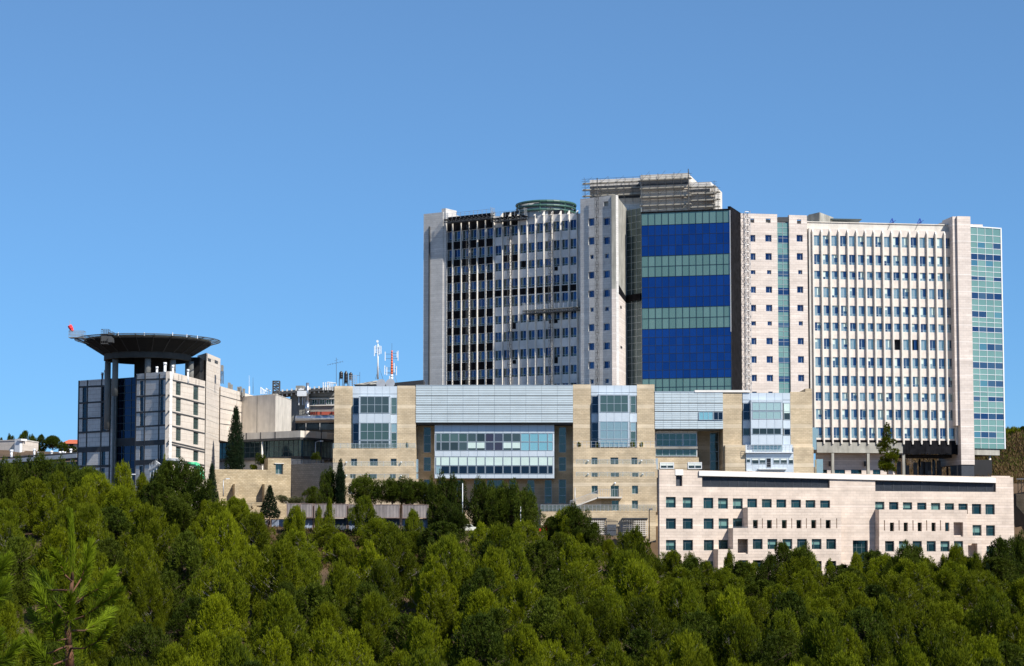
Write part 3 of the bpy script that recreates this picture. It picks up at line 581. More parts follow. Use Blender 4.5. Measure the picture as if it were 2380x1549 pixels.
def hoists():
    W=TW['W']; zt=TW['zt']; dx=W.t.to_3d()
    for x,yt,lab in ((430,420,'dark lattice hoist mast on the sooty left bays of the tower'),(700,385,'lattice hoist mast climbing the tower facade through the middle of its left wing'),(968,300,'lattice hoist mast passing the hanging work platform and ending at the round green pipes')):
        s=W.px(*z2(x,900),1.5)[0]; p=W.P(s,8,1.5); top=zt(W,z2,x,yt,1.5); lattice('hoist_mast',p,top-8,.75,lab,'hoist mast','lattice hoist masts on the tower',dirx=dx,r=.06)
    S=TW['S']; s=S.px(*z2(1272,900),.8)[0]; p=S.P(s,8,.8); lattice('hoist_mast',p,zt(S,z2,1272,195,.8)-8,.6,'lattice hoist mast between the two columns of small square windows','hoist mast','lattice hoist masts on the tower',dirx=S.t.to_3d(),r=.055)
    Q=TW['Q']; s=Q.px(*z3(943,900),.8)[0]; p=Q.P(s,8,.8); lattice('hoist_mast',p,zt(Q,z3,943,330,.8)-8,1.0,'pale wide lattice mast beside the black strip of the tower','hoist mast','lattice hoist masts on the tower',mt='light_steel',dirx=Q.t.to_3d(),r=.06)
    def plat(x0,y0,x1,y1,lab,dd=2.0,h=1.3):
        a=z2(x0,y0); b=z2(x1,y1); s0,za=W.px(*a,dd); s1,zb=W.px(*b,dd); zq=(za+zb)/2
        T=thing('work_platform',lab,'platform',W.P((s0+s1)/2,zq-.8,dd-.6),'work platforms hung on the tower')
        m=MB(); m.fb(W,s0,s1,zq-.2,zq,dd-1.6,dd); m.build('deck','grey_concrete' if y0>900 else 'black_membrane',T)
        m=MB()
        n=int((s1-s0)/1.1)
        for i in range(n):
            q=s0+(s1-s0)*i/n; e=s0+(s1-s0)*(i+1)/n
            for d in (dd-.05,dd-1.5):
                m.tube(W.P(q,zq-.14,d),W.P(e,zq-.8,d),.09,n=4); m.tube(W.P(q,zq-.14,d),W.P(q,zq-.8,d),.09,n=4)
        for d in (dd-.05,dd-1.5): m.fb(W,s0,s1,zq-.9,zq-.7,d-.06,d+.06)
        m.build('truss','steel',T)
        r=rail(W,s0,s1,zq,h,dd,T,'light_steel',step=1.2,dense=2,name='guard_rail')
        m=MB(); [m.fb(W,e,e+.06,zq+k*.3,zq+k*.3+.06,dd-1.6,dd) for e in (s0,s1-.06) for k in range(int((h+.6)/.3))]; [m.fb(W,e,e+.06,zq,zq+h+.5,d,d+.06) for e in (s0,s1-.06) for d in (dd-1.6,dd-.8,dd-.06)]; m.build('end_gate','light_steel',T)
        return zq,s0,s1
    plat(268,382,576,352,'burnt looking work platform at the top left corner of the tower',2.4)
    plat(578,368,795,362,'second work platform at the top of the tower, next to the round green pipes',2.2)
    plat(785,972,1140,958,'long work platform hanging halfway down the left wing of the tower',2.2)
    # scaffolding on the roof
    P=TW['P']
    T=thing('roof_scaffold','brown tube scaffolding with pale planks wrapped round the roof penthouses','scaffolding',P.P(15,60,-1))
    def sc(u0,v0,u1,v1,d,lv,uo=0):
        s0=P.px(u0,(v0+v1)/2,d)[0]; s1=P.px(u1,(v0+v1)/2,d)[0]; zb=P.px((u0+u1)/2,v1,d)[1]; za=P.px((u0+u1)/2,v0,d)[1]
        m=MB(); n=max(2,round((s1-s0)/1.9))
        for i in range(n+1):
            q=s0+(s1-s0)*i/n
            for e in (d,d-1.1): m.tube(P.P(q,zb-1,e),P.P(q,za+random.uniform(0,.9),e),.045,n=4)
        m.build('standard','steel',T)
        m=MB(); k=MB(); br=MB()
        for j in range(lv):
            z=zb+(za-zb)*(j+.55)/lv
            m.fb(P,s0-.5,s1+.5,z-.08,z+.04,d-1.0,d-.1); m.fb(P,s0-.4,s1+.4,z+.04,z+.22,d-.12,d-.08)
            k.tube(P.P(s0-.6,z+1.05,d),P.P(s1+.6,z+1.05,d),.04,n=4); k.tube(P.P(s0-.6,z+.55,d),P.P(s1+.6,z+.55,d),.035,n=4); k.tube(P.P(s0-.6,z-.1,d),P.P(s1+.6,z-.1,d),.05,n=4)
            for i in range(0,n-1,2): q=s0+(s1-s0)*i/n; e=s0+(s1-s0)*(i+1)/n; br.tube(P.P(q,z,d+.02),P.P(e,z+(za-zb)/lv,d+.02),.035,n=4)
        m.build('deck','plank',T); k.build('ledger','steel',T); br.build('brace','steel',T)
    sc(1358,418,1488,462,-2.3,3); sc(1492,408,1602,488,.6,4); sc(1604,428,1660,490,.4,4); sc(1640,440,1668,490,-.6,3)
    m=MB(); c=P.px(1600,430,1)[0]; m.tube(P.P(c,P.px(1600,490,1)[1],1),P.P(c,P.px(1600,393,1)[1],1),.13,.1,n=6); m.build('pole','steel',T)
    m=MB(); c=P.px(1388,430,-1.8)[0]; m.tube(P.P(c,P.px(1388,462,-1.8)[1],-1.8),P.P(c,P.px(1388,414,-1.8)[1],-1.8),.12,n=6); m.build('pole','steel',T)
    # davits
    V=TW['V']
    for x in (630,785):
        s,z=V.px(*z4(x-8,130),-1); s+=0; zt_=V.px(*z4(x,96),-1)[1]
        T=thing('roof_davit','blue triangular window cleaning davit on the roof edge, %s one'%('left' if x==630 else 'right'),'davit',V.P(s,z-.4,-1),'window cleaning davits')
        m=MB(); m.path([V.P(s-.6,z,-1),V.P(s+.2,zt_,-1),V.P(s+.5,z+.4,-1),V.P(s-.6,z,-1)],.09,5); m.path([V.P(s-.6,z+.05,-1),V.P(s+.9,z+.9,-.6)],.07,5); m.tube(V.P(s+.1,z-.6,-1),V.P(s+.2,zt_,-1),.07); m.build('arm','blue_paint',T)
        m=MB(); m.tube(V.P(s-.4,z+.1,-.6),V.P(s-1.1,z-1.4,-.6),.04); m.build('cable','steel',T)
hoists()
def sband(m,F,p0,p1,h,d0,d1,mi=0,dm=None):
    dd=d1 if dm is None else dm
    s0,z0=F.px(*p0,dd); s1,z1_=F.px(*p1,dd)
    m.hexa([F.P(s0,z0-h/2,d1),F.P(s1,z1_-h/2,d1),F.P(s1,z1_-h/2,d0),F.P(s0,z0-h/2,d0),F.P(s0,z0+h/2,d1),F.P(s1,z1_+h/2,d1),F.P(s1,z1_+h/2,d0),F.P(s0,z0+h/2,d0)],mi)
def fbox(T,name,mt,F,z,x0,y0,x1,y1,d0,d1):
    m=MB(); m.pb(F,rc(z,x0,y0,x1,y1),d0,d1); return m.build(name,mt,T)
# ---------- beige terraced building ----------
def build_mid():
    F=Fac(PL(776,430),PL(1900,430)); T=thing('terraced_building','long beige stone building with three glazed bays and light blue metal panels','building',(0,430,2))
    z0=1.5
    def X(z,x,y,d=0): return F.px(*z(x,y),d)[0]
    def Zz(z,x,y,d=0): return F.px(*z(x,y),d)[1]
    def stonewall(z,x0,y0,x1,y1,d=0,t=18,zb=None,H=(),mt='beige_stone'):
        s0,s1,a,b=F.rect(rc(z,x0,y0,x1,y1),d); m=MB(); wall(m,F,s0,s1,a if zb is None else zb,b,H,t=.8,rev=.35,d=d)
        m.fb(F,s0+.01,s1-.01,a if zb is None else zb,b-.25,d-t,d-.8); return m.build('wall',mt,T)
    def panel(z,x0,y0,x1,y1,d0,d1,nx=1,ny=1,mt='panel_light',name='cladding',g=.035):
        s0,s1,a,b=F.rect(rc(z,x0,y0,x1,y1),d1); m=MB()
        m.fb(F,s0,s1,a,b,d0,d1-.04,1)
        for i in range(nx):
            for j in range(ny):
                m.fb(F,s0+(s1-s0)*i/nx+g,s0+(s1-s0)*(i+1)/nx-g,a+(b-a)*j/ny+g,a+(b-a)*(j+1)/ny-g,d1-.04,d1+random.uniform(0,.01))
        return m.build(name,[mt,'frame_metal'],T)
    # tower 1
    stonewall(zA,62,120,222,690,0,22); stonewall(zA,615,118,778,690,0,22,zb=z0)
    panel(zA,222,122,615,190,-.6,-.05,6,1); panel(zA,222,192,615,222,-.6,-.05,6,1)
    window(F,rc(zA,226,222,277,368),T,1,2,'blue_dark',d=-.05,rev=0); panel(zA,222,370,280,448,-.6,-.05,1,1); window(F,rc(zA,226,450,277,664),T,1,3,'blue_dark',d=-.05,rev=0,hs=[.28,.63])
    BD=1.7
    def bay(z,x0,x1,yt,yb,rows,ncol,gls,sideg='mid_glass'):
        s0,s1,a,b=F.rect(rc(z,x0,yt,x1,yb),BD); m=MB(); m.fb(F,s0+.05,s1-.05,a,b,-.5,BD-.08); m.build('cladding','panel_light',T)
        ycur=yt
        for k,(y0,y1,ny) in enumerate(rows):
            if y0>ycur+2: panel(z,x0,ycur,x1,y0,BD-.3,BD,ncol,1)
            window(F,rc(z,x0+12,y0,x1-12,y1),T,ncol,ny,gls[k%len(gls)],d=BD,rev=0,fw=.1)
            for q in (x0,x1-12): panel(z,q,y0,q+12,y1,BD-.3,BD,1,1)
            ycur=y1
        if yb>ycur+2: panel(z,x0,ycur,x1,yb,BD-.3,BD,ncol,1)
    bay(zA,278,556,205,668,[(212,360,2),(444,596,2),(600,666,1)],4,['mid_glass','teal_glass','mid_glass'])
    panel(zA,558,222,615,222+1,-.6,-.05); window(F,rc(zA,562,222,613,368),T,1,2,'teal_glass',d=-.05,rev=0); panel(zA,558,370,615,448,-.6,-.05); window(F,rc(zA,562,450,613,528),T,1,1,'pale_glass',d=-.05,rev=0); window(F,rc(zA,562,530,613,666),T,1,2,'teal_glass',d=-.05,rev=0)
    # bulk behind bay
    s0,s1,a,b=F.rect(rc(zA,222,122,615,690),-.6); m=MB(); m.fb(F,s0-.3,s1+.3,a,b-.3,-20,-.6); m.build('roof','white_cap',T)
    # terraces
    def terr(z,x0,x1,yt,yb,d,wins,t=4,rails=None,extra=None,gl='mid_glass'):
        H=[]
        for i,w in enumerate(wins): window(F,rc(z,*w[:4]),T,w[4] if len(w)>4 else 2,w[5] if len(w)>5 else 1,gl,'frame_metal',.5,.08,H,d=d)
        s0,s1,a,b=F.rect(rc(z,x0,yt,x1,yb),d); m=MB(); wall(m,F,s0,s1,a,b,H,t=.8,rev=.5,d=d); m.fb(F,s0+.02,s1-.02,a,b-.5,d-t,d-.8); m.build('wall','beige_stone',T)
        return s0,s1,a,b
    s0,s1,a,b=terr(zA,50,776,670,850,2.2,[(208,758,262,822),(373,758,444,822),(558,758,610,822)]); rail(F,s0,s1-.1,b,1.1,2.0,T,'frame_metal','rail_glass')
    s0,s1,a,b=terr(zA,38,778,826,960,3.4,[(200,893,250,934),(366,893,437,934),(550,893,602,934)],3); rail(F,s0+3,s1-.5,b,1.0,3.2,T,'frame_metal','rail_glass')
    s0,s1,a,b=terr(zA,24,800,936,1160,4.4,[(185,1000,240,1070,2,1),(360,1000,430,1060,2,1)],3); rail(F,s0+3,s1-2,b,1.0,4.2,T,'frame_metal','rail_glass')
    for x,y,d in ((168,792,2.25),(650,792,2.25),(168,910,3.45),(648,912,3.45)): 
        s,zz=F.px(*zA(x,y),d); m=MB(); p=F.P(s,zz,d+.25); m.lathe((p.x,p.y,p.z),[(.0,-.22),(.16,-.16),(.22,0),(.16,.16),(0,.22)],10); m.tube(F.P(s,zz,d),p,.05); m.build('wall_lamp','white_metal',T,True)
    # side bays on terrace return
    for (y0,y1,d) in ((765,880,-1),(890,965,-1)): window(F,rc(zA,782,y0,800,y1),T,1,2,'pale_glass',d=2.0,rev=0)
    # ribbed metal volume 1
    def ribbed(z,x0,yt,x1,yb,lines,d,n,t=20,vx=10):
        s0,s1,a,b=F.rect(rc(z,x0,yt,x1,yb),d); ys=[F.px(*z((x0+x1)/2,y),d)[1] for y in lines]; ed=[b]+ys+[a]
        m=MB(); m.fb(F,s0,s1,a,b-.05,d-t,d-.12,1)
        for (hi,lo) in zip(ed,ed[1:]):
            for j in range(4):
                for i in range(vx):
                    q0=s0+(s1-s0)*i/vx; q1=s0+(s1-s0)*(i+1)/vx; u0=lo+.08+(hi-lo-.12)*j/4; u1=lo+.08+(hi-lo-.12)*(j+1)/4
                    k=len(m.v); m.v+=[tuple(F.P(q0+.02,u0,d-.02)),tuple(F.P(q1-.02,u0,d-.02)),tuple(F.P(q1-.02,u0+(u1-u0)*.12,d+.01)),tuple(F.P(q0+.02,u0+(u1-u0)*.12,d+.01)),tuple(F.P(q1-.02,u1-.02,d-.012)),tuple(F.P(q0+.02,u1-.02,d-.012))]
                    m.f+= [(k,k+1,k+2,k+3),(k+3,k+2,k+4,k+5)]; m.m+=[0,0]
            m.fb(F,s0,s1,lo-.05,lo+.07,d-.12,d-.06,2)
        m.fb(F,s0,s1,b-.05,b+.12,d-1,d+.06,1)
        return m.build('cladding',['panel_metal','frame_metal','dark'],T)
    ribbed(zA,779,116,2161,445,[208,289,367],.1,4,vx=10)
    m=MB(); s0,s1,a,b=F.rect(rc(zA,779,445,2161,458),0); m.fb(F,s0,s1,a,b,-12,-.3); m.build('soffit','dark_joint',T)
    BK=-6
    H=[]; rw=[]
    for x in (848,2036): rw+=[(x,480,x+64,705,1,3),(x,745,x+64,868,1,2),(x,942,x+64,1152,1,3)]
    rw+=[(978,948,1032,1100,1,2),(1140,948,1196,1100,1,2),(1290,945,1352,1060,1,2),(1405,945,1546,1050,3,1),(1600,945,1660,1150,1,3),(1760,945,1822,1150,1,3),(1912,945,1975,1152,1,3)]
    for w in rw: window(F,rc(zA,*w[:4]),T,w[4],w[5],'mid_glass','frame_metal',.25,.1,H,d=BK)
    s0,s1,a,b=F.rect(rc(zA,775,450,2165,1165),BK); m=MB(); wall(m,F,s0,s1,z0,b,H,t=.5,rev=.25,d=BK); m.build('wall','beige_stone',T)
    # projecting glass box
    GB=-1.2; r=rc(zA,944,460,1996,932); s0,s1,a,b=F.rect(r,GB); m=MB(); m.fb(F,s0,s1,a,b,BK,GB-.1); m.build('cladding','panel_light',T)
    panel(zA,944,460,1996,534,GB-.1,GB,14,1); panel(zA,944,690,1996,740,GB-.1,GB,14,1); panel(zA,944,896,1996,932,GB-.1,GB,14,1)
    xs=[955,1000]+[1077+78*i for i in range(12)]+[1986]; xs[-2]=1938
    for i in range(14):
        x0,x1=xs[i]+2,xs[i+1]-2
        gl='aqua_glass' if i>=10 else ('teal_glass' if i<4 else 'mid_glass')
        if i in(6,7): gl='plum_glass'
        window(F,rc(zA,x0,537,x1,610),T,1,1,gl,d=GB,rev=0,fw=.07); window(F,rc(zA,x0,613,x1,688),T,1,1,('aqua_glass' if i>=10 else ('plum_glass' if i in (6,7) else 'mid_glass')),d=GB,rev=0,fw=.07,blind=.72 if 4<=i<=5 or 8<=i<=9 else 0,bm='blind')
        window(F,rc(zA,x0,742,x1,818),T,1,1,'mid_glass',d=GB,rev=0,fw=.07,blind=.96,bm='blind'); window(F,rc(zA,x0,821,x1,893),T,1,1,'blue_dark' if i else 'pale_glass',d=GB,rev=0,fw=.07)
    # flower of white table shapes behind the lower panes: cafe tables standing inside
    # tower 2
    stonewall(zB,165,103,318,660,0,22,zb=z0); stonewall(zB,712,103,862,660,0,22,zb=z0)
    panel(zB,318,112,712,172,-.6,-.05,6,1); panel(zB,318,174,712,200,-.6,-.05,6,1)
    window(F,rc(zB,323,202,380,350),T,1,2,'blue_dark',d=-.05,rev=0); panel(zB,320,352,382,428,-.6,-.05); window(F,rc(zB,323,430,380,640),T,1,3,'blue_dark',d=-.05,rev=0)
    bay(zB,382,648,182,640,[(194,342,2),(420,570,2),(573,638,1)],4,['teal_glass','pale_glass','pale_glass'])
    window(F,rc(zB,655,202,703,347),T,1,2,'teal_glass',d=-.05,rev=0); panel(zB,650,349,712,426,-.6,-.05); window(F,rc(zB,655,428,703,502),T,1,1,'pale_glass',d=-.05,rev=0); window(F,rc(zB,655,504,703,638),T,1,2,'teal_glass',d=-.05,rev=0)
    s0,s1,a,b=F.rect(rc(zB,318,112,712,660),-.6); m=MB(); m.fb(F,s0-.3,s1+.3,a,b-.3,-20,-.6); m.build('roof','white_cap',T)
    s0,s1,a,b=terr(zB,166,870,646,815,2.2,[(323,728,374,790),(484,728,552,790),(663,728,714,790)]); rail(F,s0,s1-.1,b,1.4,2.0,T,'light_steel',step=.9,dense=1)
    s0,s1,a,b=terr(zB,166,878,786,915,3.4,[(323,858,375,897),(487,858,558,895),(670,858,722,895)],3); rail(F,s0+.6,s1-.5,b,1.0,3.2,T,'frame_metal','rail_glass')
    for x,y,d in ((292,758,2.25),(748,757,2.25),(292,872,3.45),(758,872,3.45),(522,948,4.45)): 
        s,zz=F.px(*zB(x,y),d); m=MB(); p=F.P(s,zz,d+.25); m.lathe((p.x,p.y,p.z),[(.0,-.22),(.16,-.16),(.22,0),(.16,.16),(0,.22)],10); m.tube(F.P(s,zz,d),p,.05); m.build('wall_lamp','white_metal',T,True)
    s0,s1,a,b=terr(zB,166,880,893,1195,4.4,[(323,968,376,1038,2,1),(487,968,556,1065,2,1),(668,968,720,1038,2,1),(495,1095,556,1180,2,1),(668,1095,720,1165,2,1)],3,gl='teal_glass'); rail(F,s0+.6,s1-.5,b,1.0,4.2,T,'frame_metal','rail_glass')
    # stair with landing
    st=thing('outdoor_stair','grey railed steel stair and landing climbing the wall below the middle glazed bay','stair',F.P(F.px(*zB(300,1150),5)[0],F.px(*zB(300,1180),5)[1],5.4))
    m=MB(); m.pb(F,rc(zB,378,1063,584,1076),4.4,6.2); sband(m,F,zB(378,1070),zB(140,1160),.3,4.6,6.0,dm=6.0); m.build('flight','light_concrete',st)
    s0,za=F.px(*zB(378,1063),6.1); s1=F.px(*zB(583,1063),6.1)[0]; rail(F,s0,s1,za,1.55,6.1,st,'light_steel',step=.45)
    m=MB(); q0,u0=F.px(*zB(378,1066),6.0); q1,u1=F.px(*zB(140,1156),6.0)
    for k in range(26): t=k/25; q=q0+(q1-q0)*t; u=u0+(u1-u0)*t; m.fb(F,q-.025,q+.025,u,u+1.4,5.97,6.03)
    sband(m,F,zB(378,1010),zB(140,1100),.08,5.96,6.04); m.build('railing','light_steel',st)
    m=MB(); s,zz=F.px(*zB(412,1130),5); m.fb(F,s-.1,F.px(*zB(497,1130),5)[0],F.px(*zB(450,1142),5)[1],F.px(*zB(450,1078),5)[1],4.42,4.5); m.build('shade_panel','wall_stone',st)
    # low front terrace wall with balustrade
    s0,s1,a,b=F.rect(rc(zB,-110,1190,872,1412),6.4); m=MB(); m.fb(F,s0,s1,a-1,b,4.0,6.4); m.build('wall','beige_stone',T)
    rail(F,s0,s1,b,1.4,6.3,T,'light_steel','rail_glass',step=.8,dense=1)
    for k,(x0,x1) in enumerate(((30,448),(590,800))):
        G=thing('lattice_screen','brick lattice screen under a grey beam, %s of the dark metal gates'%('left' if k==0 else 'right'),'screen',F.P(F.px(*zB((x0+x1)/2,1390),7)[0],F.px(*zB(x0,1400),7)[1],7),'lattice screens by the gates')
        m=MB(); s0,s1,a,b=F.rect(rc(zB,x0,1255,x1,1396),7)
        nx=int((s1-s0)/.42); nz=int((b-a)/.42)
        for i in range(nx+1): q=s0+(s1-s0)*i/nx; m.fb(F,q-.07,q+.07,a,b,6.75,7)
        for j in range(nz+1): q=a+(b-a)*j/nz; m.fb(F,s0,s1,q-.07,q+.07,6.74,7.01)
        m.build('grille','beige_stone' if k<0 else 'light_concrete',G); m=MB(); m.pb(F,rc(zB,x0-4,1243,x1+4,1254),6.3,7.2); m.build('beam','dark_joint',G)
    for k,(x0,x1) in enumerate(((446,548),(560,684))):
        G=thing('metal_gate','dark steel barred gate leaf below the stair, %s leaf'%('left' if k==0 else 'right'),'gate',F.P(F.px(*zB((x0+x1)/2,1390),7.2)[0],F.px(*zB(x0,1396),7.2)[1],7.2),'leaves of the dark metal gate')
        s0,s1,a,b=F.rect(rc(zB,x0,1268,x1,1396),7.3); m=MB()
        sh=.5*(1 if k else -1)
        for i in range(13):
            q=s0+(s1-s0)*i/12; m.fb(F,q-.04,q+.04,a,b+(.5*(i/12) if k else .5*(1-i/12)),7.25,7.33)
        m.fb(F,s0,s1,b-.15,b-.05,7.24,7.34); m.fb(F,s0,s1,a,a+.1,7.24,7.34); m.fb(F,s0,s1,(a+b)/2-.05,(a+b)/2+.05,7.24,7.34); m.build('bars','dark_joint',G)
        m=MB(); m.fb(F,s0+.3,s1-.3,a,a+(b-a)*.75,6.9,6.95); m.build('mesh_panel','container_blue',G)
    # metal volume 2
    ribbed(zB,863,168,1447,486,[265,337,410],.1,4,vx=8)
    m=MB(); m.pb(F,rc(zB,1205,152,1680,170),-9,.25); m.build('roof','white_cap',T)
    window(F,rc(zB,1240,337,1362,408),T,3,1,'aqua_glass',d=.18,rev=0); window(F,rc(zB,1365,337,1446,408),T,2,1,'blue_dark',d=.18,rev=0)
    H=[]
    for w in ((875,522,1100,632,4,2),(1104,522,1222,632,2,2),(870,655,1222,716,6,1)): window(F,rc(zB,*w[:4]),T,w[4],w[5],'teal_glass','frame_metal',0,.12,d=-3)
    m=MB(); m.pb(F,rc(zB,863,500,1226,722),-8,-3.03); m.pb(F,rc(zB,863,634,1230,653),-3.0,-2.2,1); m.build('cladding',['grey_panel','grey_concrete'],T)
    for w in ((1335,515,1410,840,1,4),): window(F,rc(zB,*w[:4]),T,w[4],w[5],'mid_glass','frame_metal',.2,.1,H,d=-8)
    for w in ((908,770,1028,824,2,1),(1145,768,1266,826,2,1)): window(F,rc(zB,*w[:4]),T,w[4],w[5],'mid_glass','white_metal',0,.16,d=-2.4,blind=.5)
    s0,s1,a,b=F.rect(rc(zB,860,488,1450,860),-8); m=MB(); wall(m,F,s0,s1,z0,b,H,t=.5,rev=.2,d=-8); m.build('wall','beige_stone',T)
    m=MB(); m.pb(F,rc(zB,863,728,1240,900),-8,-2.45); m.build('wall','beige_stone',T)
    m=MB(); m.pb(F,rc(zB,868,735,890,830),-2,2.0); m.build('side_bay','frame_metal',T)
    # tower 3
    stonewall(zB,1447,170,1612,860,0,20,zb=z0); stonewall(zB,2025,166,2212,1000,0,20,zb=z0)
    m=MB(); m.pb(F,rc(zB,2150,139,2206,166),-8,0.0); m.build('wall','beige_stone',T)
    s0,s1,a,b=F.rect(rc(zB,1466,622,1642,1000),2.0); m=MB(); m.fb(F,s0,s1,a,b,.001,2.0); m.build('wall','beige_stone',T)
    s0,s1,a,b=F.rect(rc(zB,2050,640,2222,1000),1.2); m=MB(); m.fb(F,s0,s1,a,b,.001,1.2); m.build('wall','beige_stone',T)
    panel(zB,1613,176,2025,236,-.6,-.05,6,1); panel(zB,1613,238,2025,262,-.6,-.05,6,1)
    window(F,rc(zB,1618,264,1678,408),T,1,2,'blue_dark',d=-.05,rev=0); panel(zB,1615,410,1680,478,-.6,-.05); window(F,rc(zB,1618,480,1678,540),T,1,1,'mid_glass',d=-.05,rev=0); panel(zB,1615,542,1680,850,-.6,-.05,1,4)
    bay(zB,1684,1956,234,620,[(255,326,1),(332,400,1),(477,532,1)],4,['blind_glass','blind_glass','mid_glass'])
    window(F,rc(zB,1965,262,2021,406),T,1,2,'mid_glass',d=-.05,rev=0,blind=.6,bm='blind'); panel(zB,1960,408,2025,480,-.6,-.05); window(F,rc(zB,1967,482,2023,538),T,1,1,'blue_dark',d=-.05,rev=0); panel(zB,1960,540,2025,850,-.6,-.05,1,4)
    window(F,rc(zB,1700,622,1955,672),T,5,1,'pale_glass',d=1.0,rev=0); m=MB(); m.pb(F,rc(zB,1640,618,2042,850),-.04,.95); m.build('cladding','panel_light',T)
    def balc(x0,x1,yt,yb,d0,d1,dn=1):
        m=MB(); m.pb(F,rc(zB,x0,yb,x1,yb+8),d0,d1); o=m.build('balcony','white_metal',T); s0,s1,a,b=F.rect(rc(zB,x0,yt,x1,yb),d1); rail(F,s0,s1,a,b-a,d1,o,'light_steel',step=.8,dense=2)
    balc(1640,2048,622,680,.95,2.9); 
    m=MB(); m.pb(F,rc(zB,1644,694,2050,1000),.96,2.2); m.build('cladding','panel_light',T)
    for w in ((1646,730,1680,772),(1690,732,1752,784),(1757,732,1812,784),(1875,732,1932,784),(1937,732,1995,784),(2006,730,2048,784)): window(F,rc(zB,*w),T,1,1,'mid_glass',d=2.2,rev=0,blind=.35)
    window(F,rc(zB,1816,732,1858,816),T,1,1,'win_dark',d=2.2,rev=0)
    balc(1648,1700,772,838,2.2,3.6); balc(1750,1995,772,822,2.2,3.8)
    # return glass at the right end
    s0,s1,a,b=F.rect(rc(zB,2212,470,2222,660),0); m=MB(); m.fb(F,s0,s1+.6,a,b,-3,-.3); m.fb(F,s0+.8,s1+1.9,a-8,a-2,-3,-.2); m.build('side_bay','pale_glass',T)
    m=MB(); s0=X(zB,1450,400); s1=X(zB,2205,400); m.fb(F,s0+.4,s1-.4,z0,Zz(zB,1800,178)-.3,-19.5,-.95); m.build('roof','light_concrete',T)
    return T,F
glass('rail_glass',(.25,.32,.30),(.28,.35,.33),.3,.15,.0); glass('plum_glass',(.06,.05,.075),(.08,.085,.11),.5,.1); glass('blind_glass',(.34,.48,.46),(.40,.54,.52),.3,.2); mat('win_dark',(.01,.01,.012),.3)
n,b=nodes(M['rail_glass']); b.inputs['Alpha'].default_value=.2
MT,MF=build_mid()
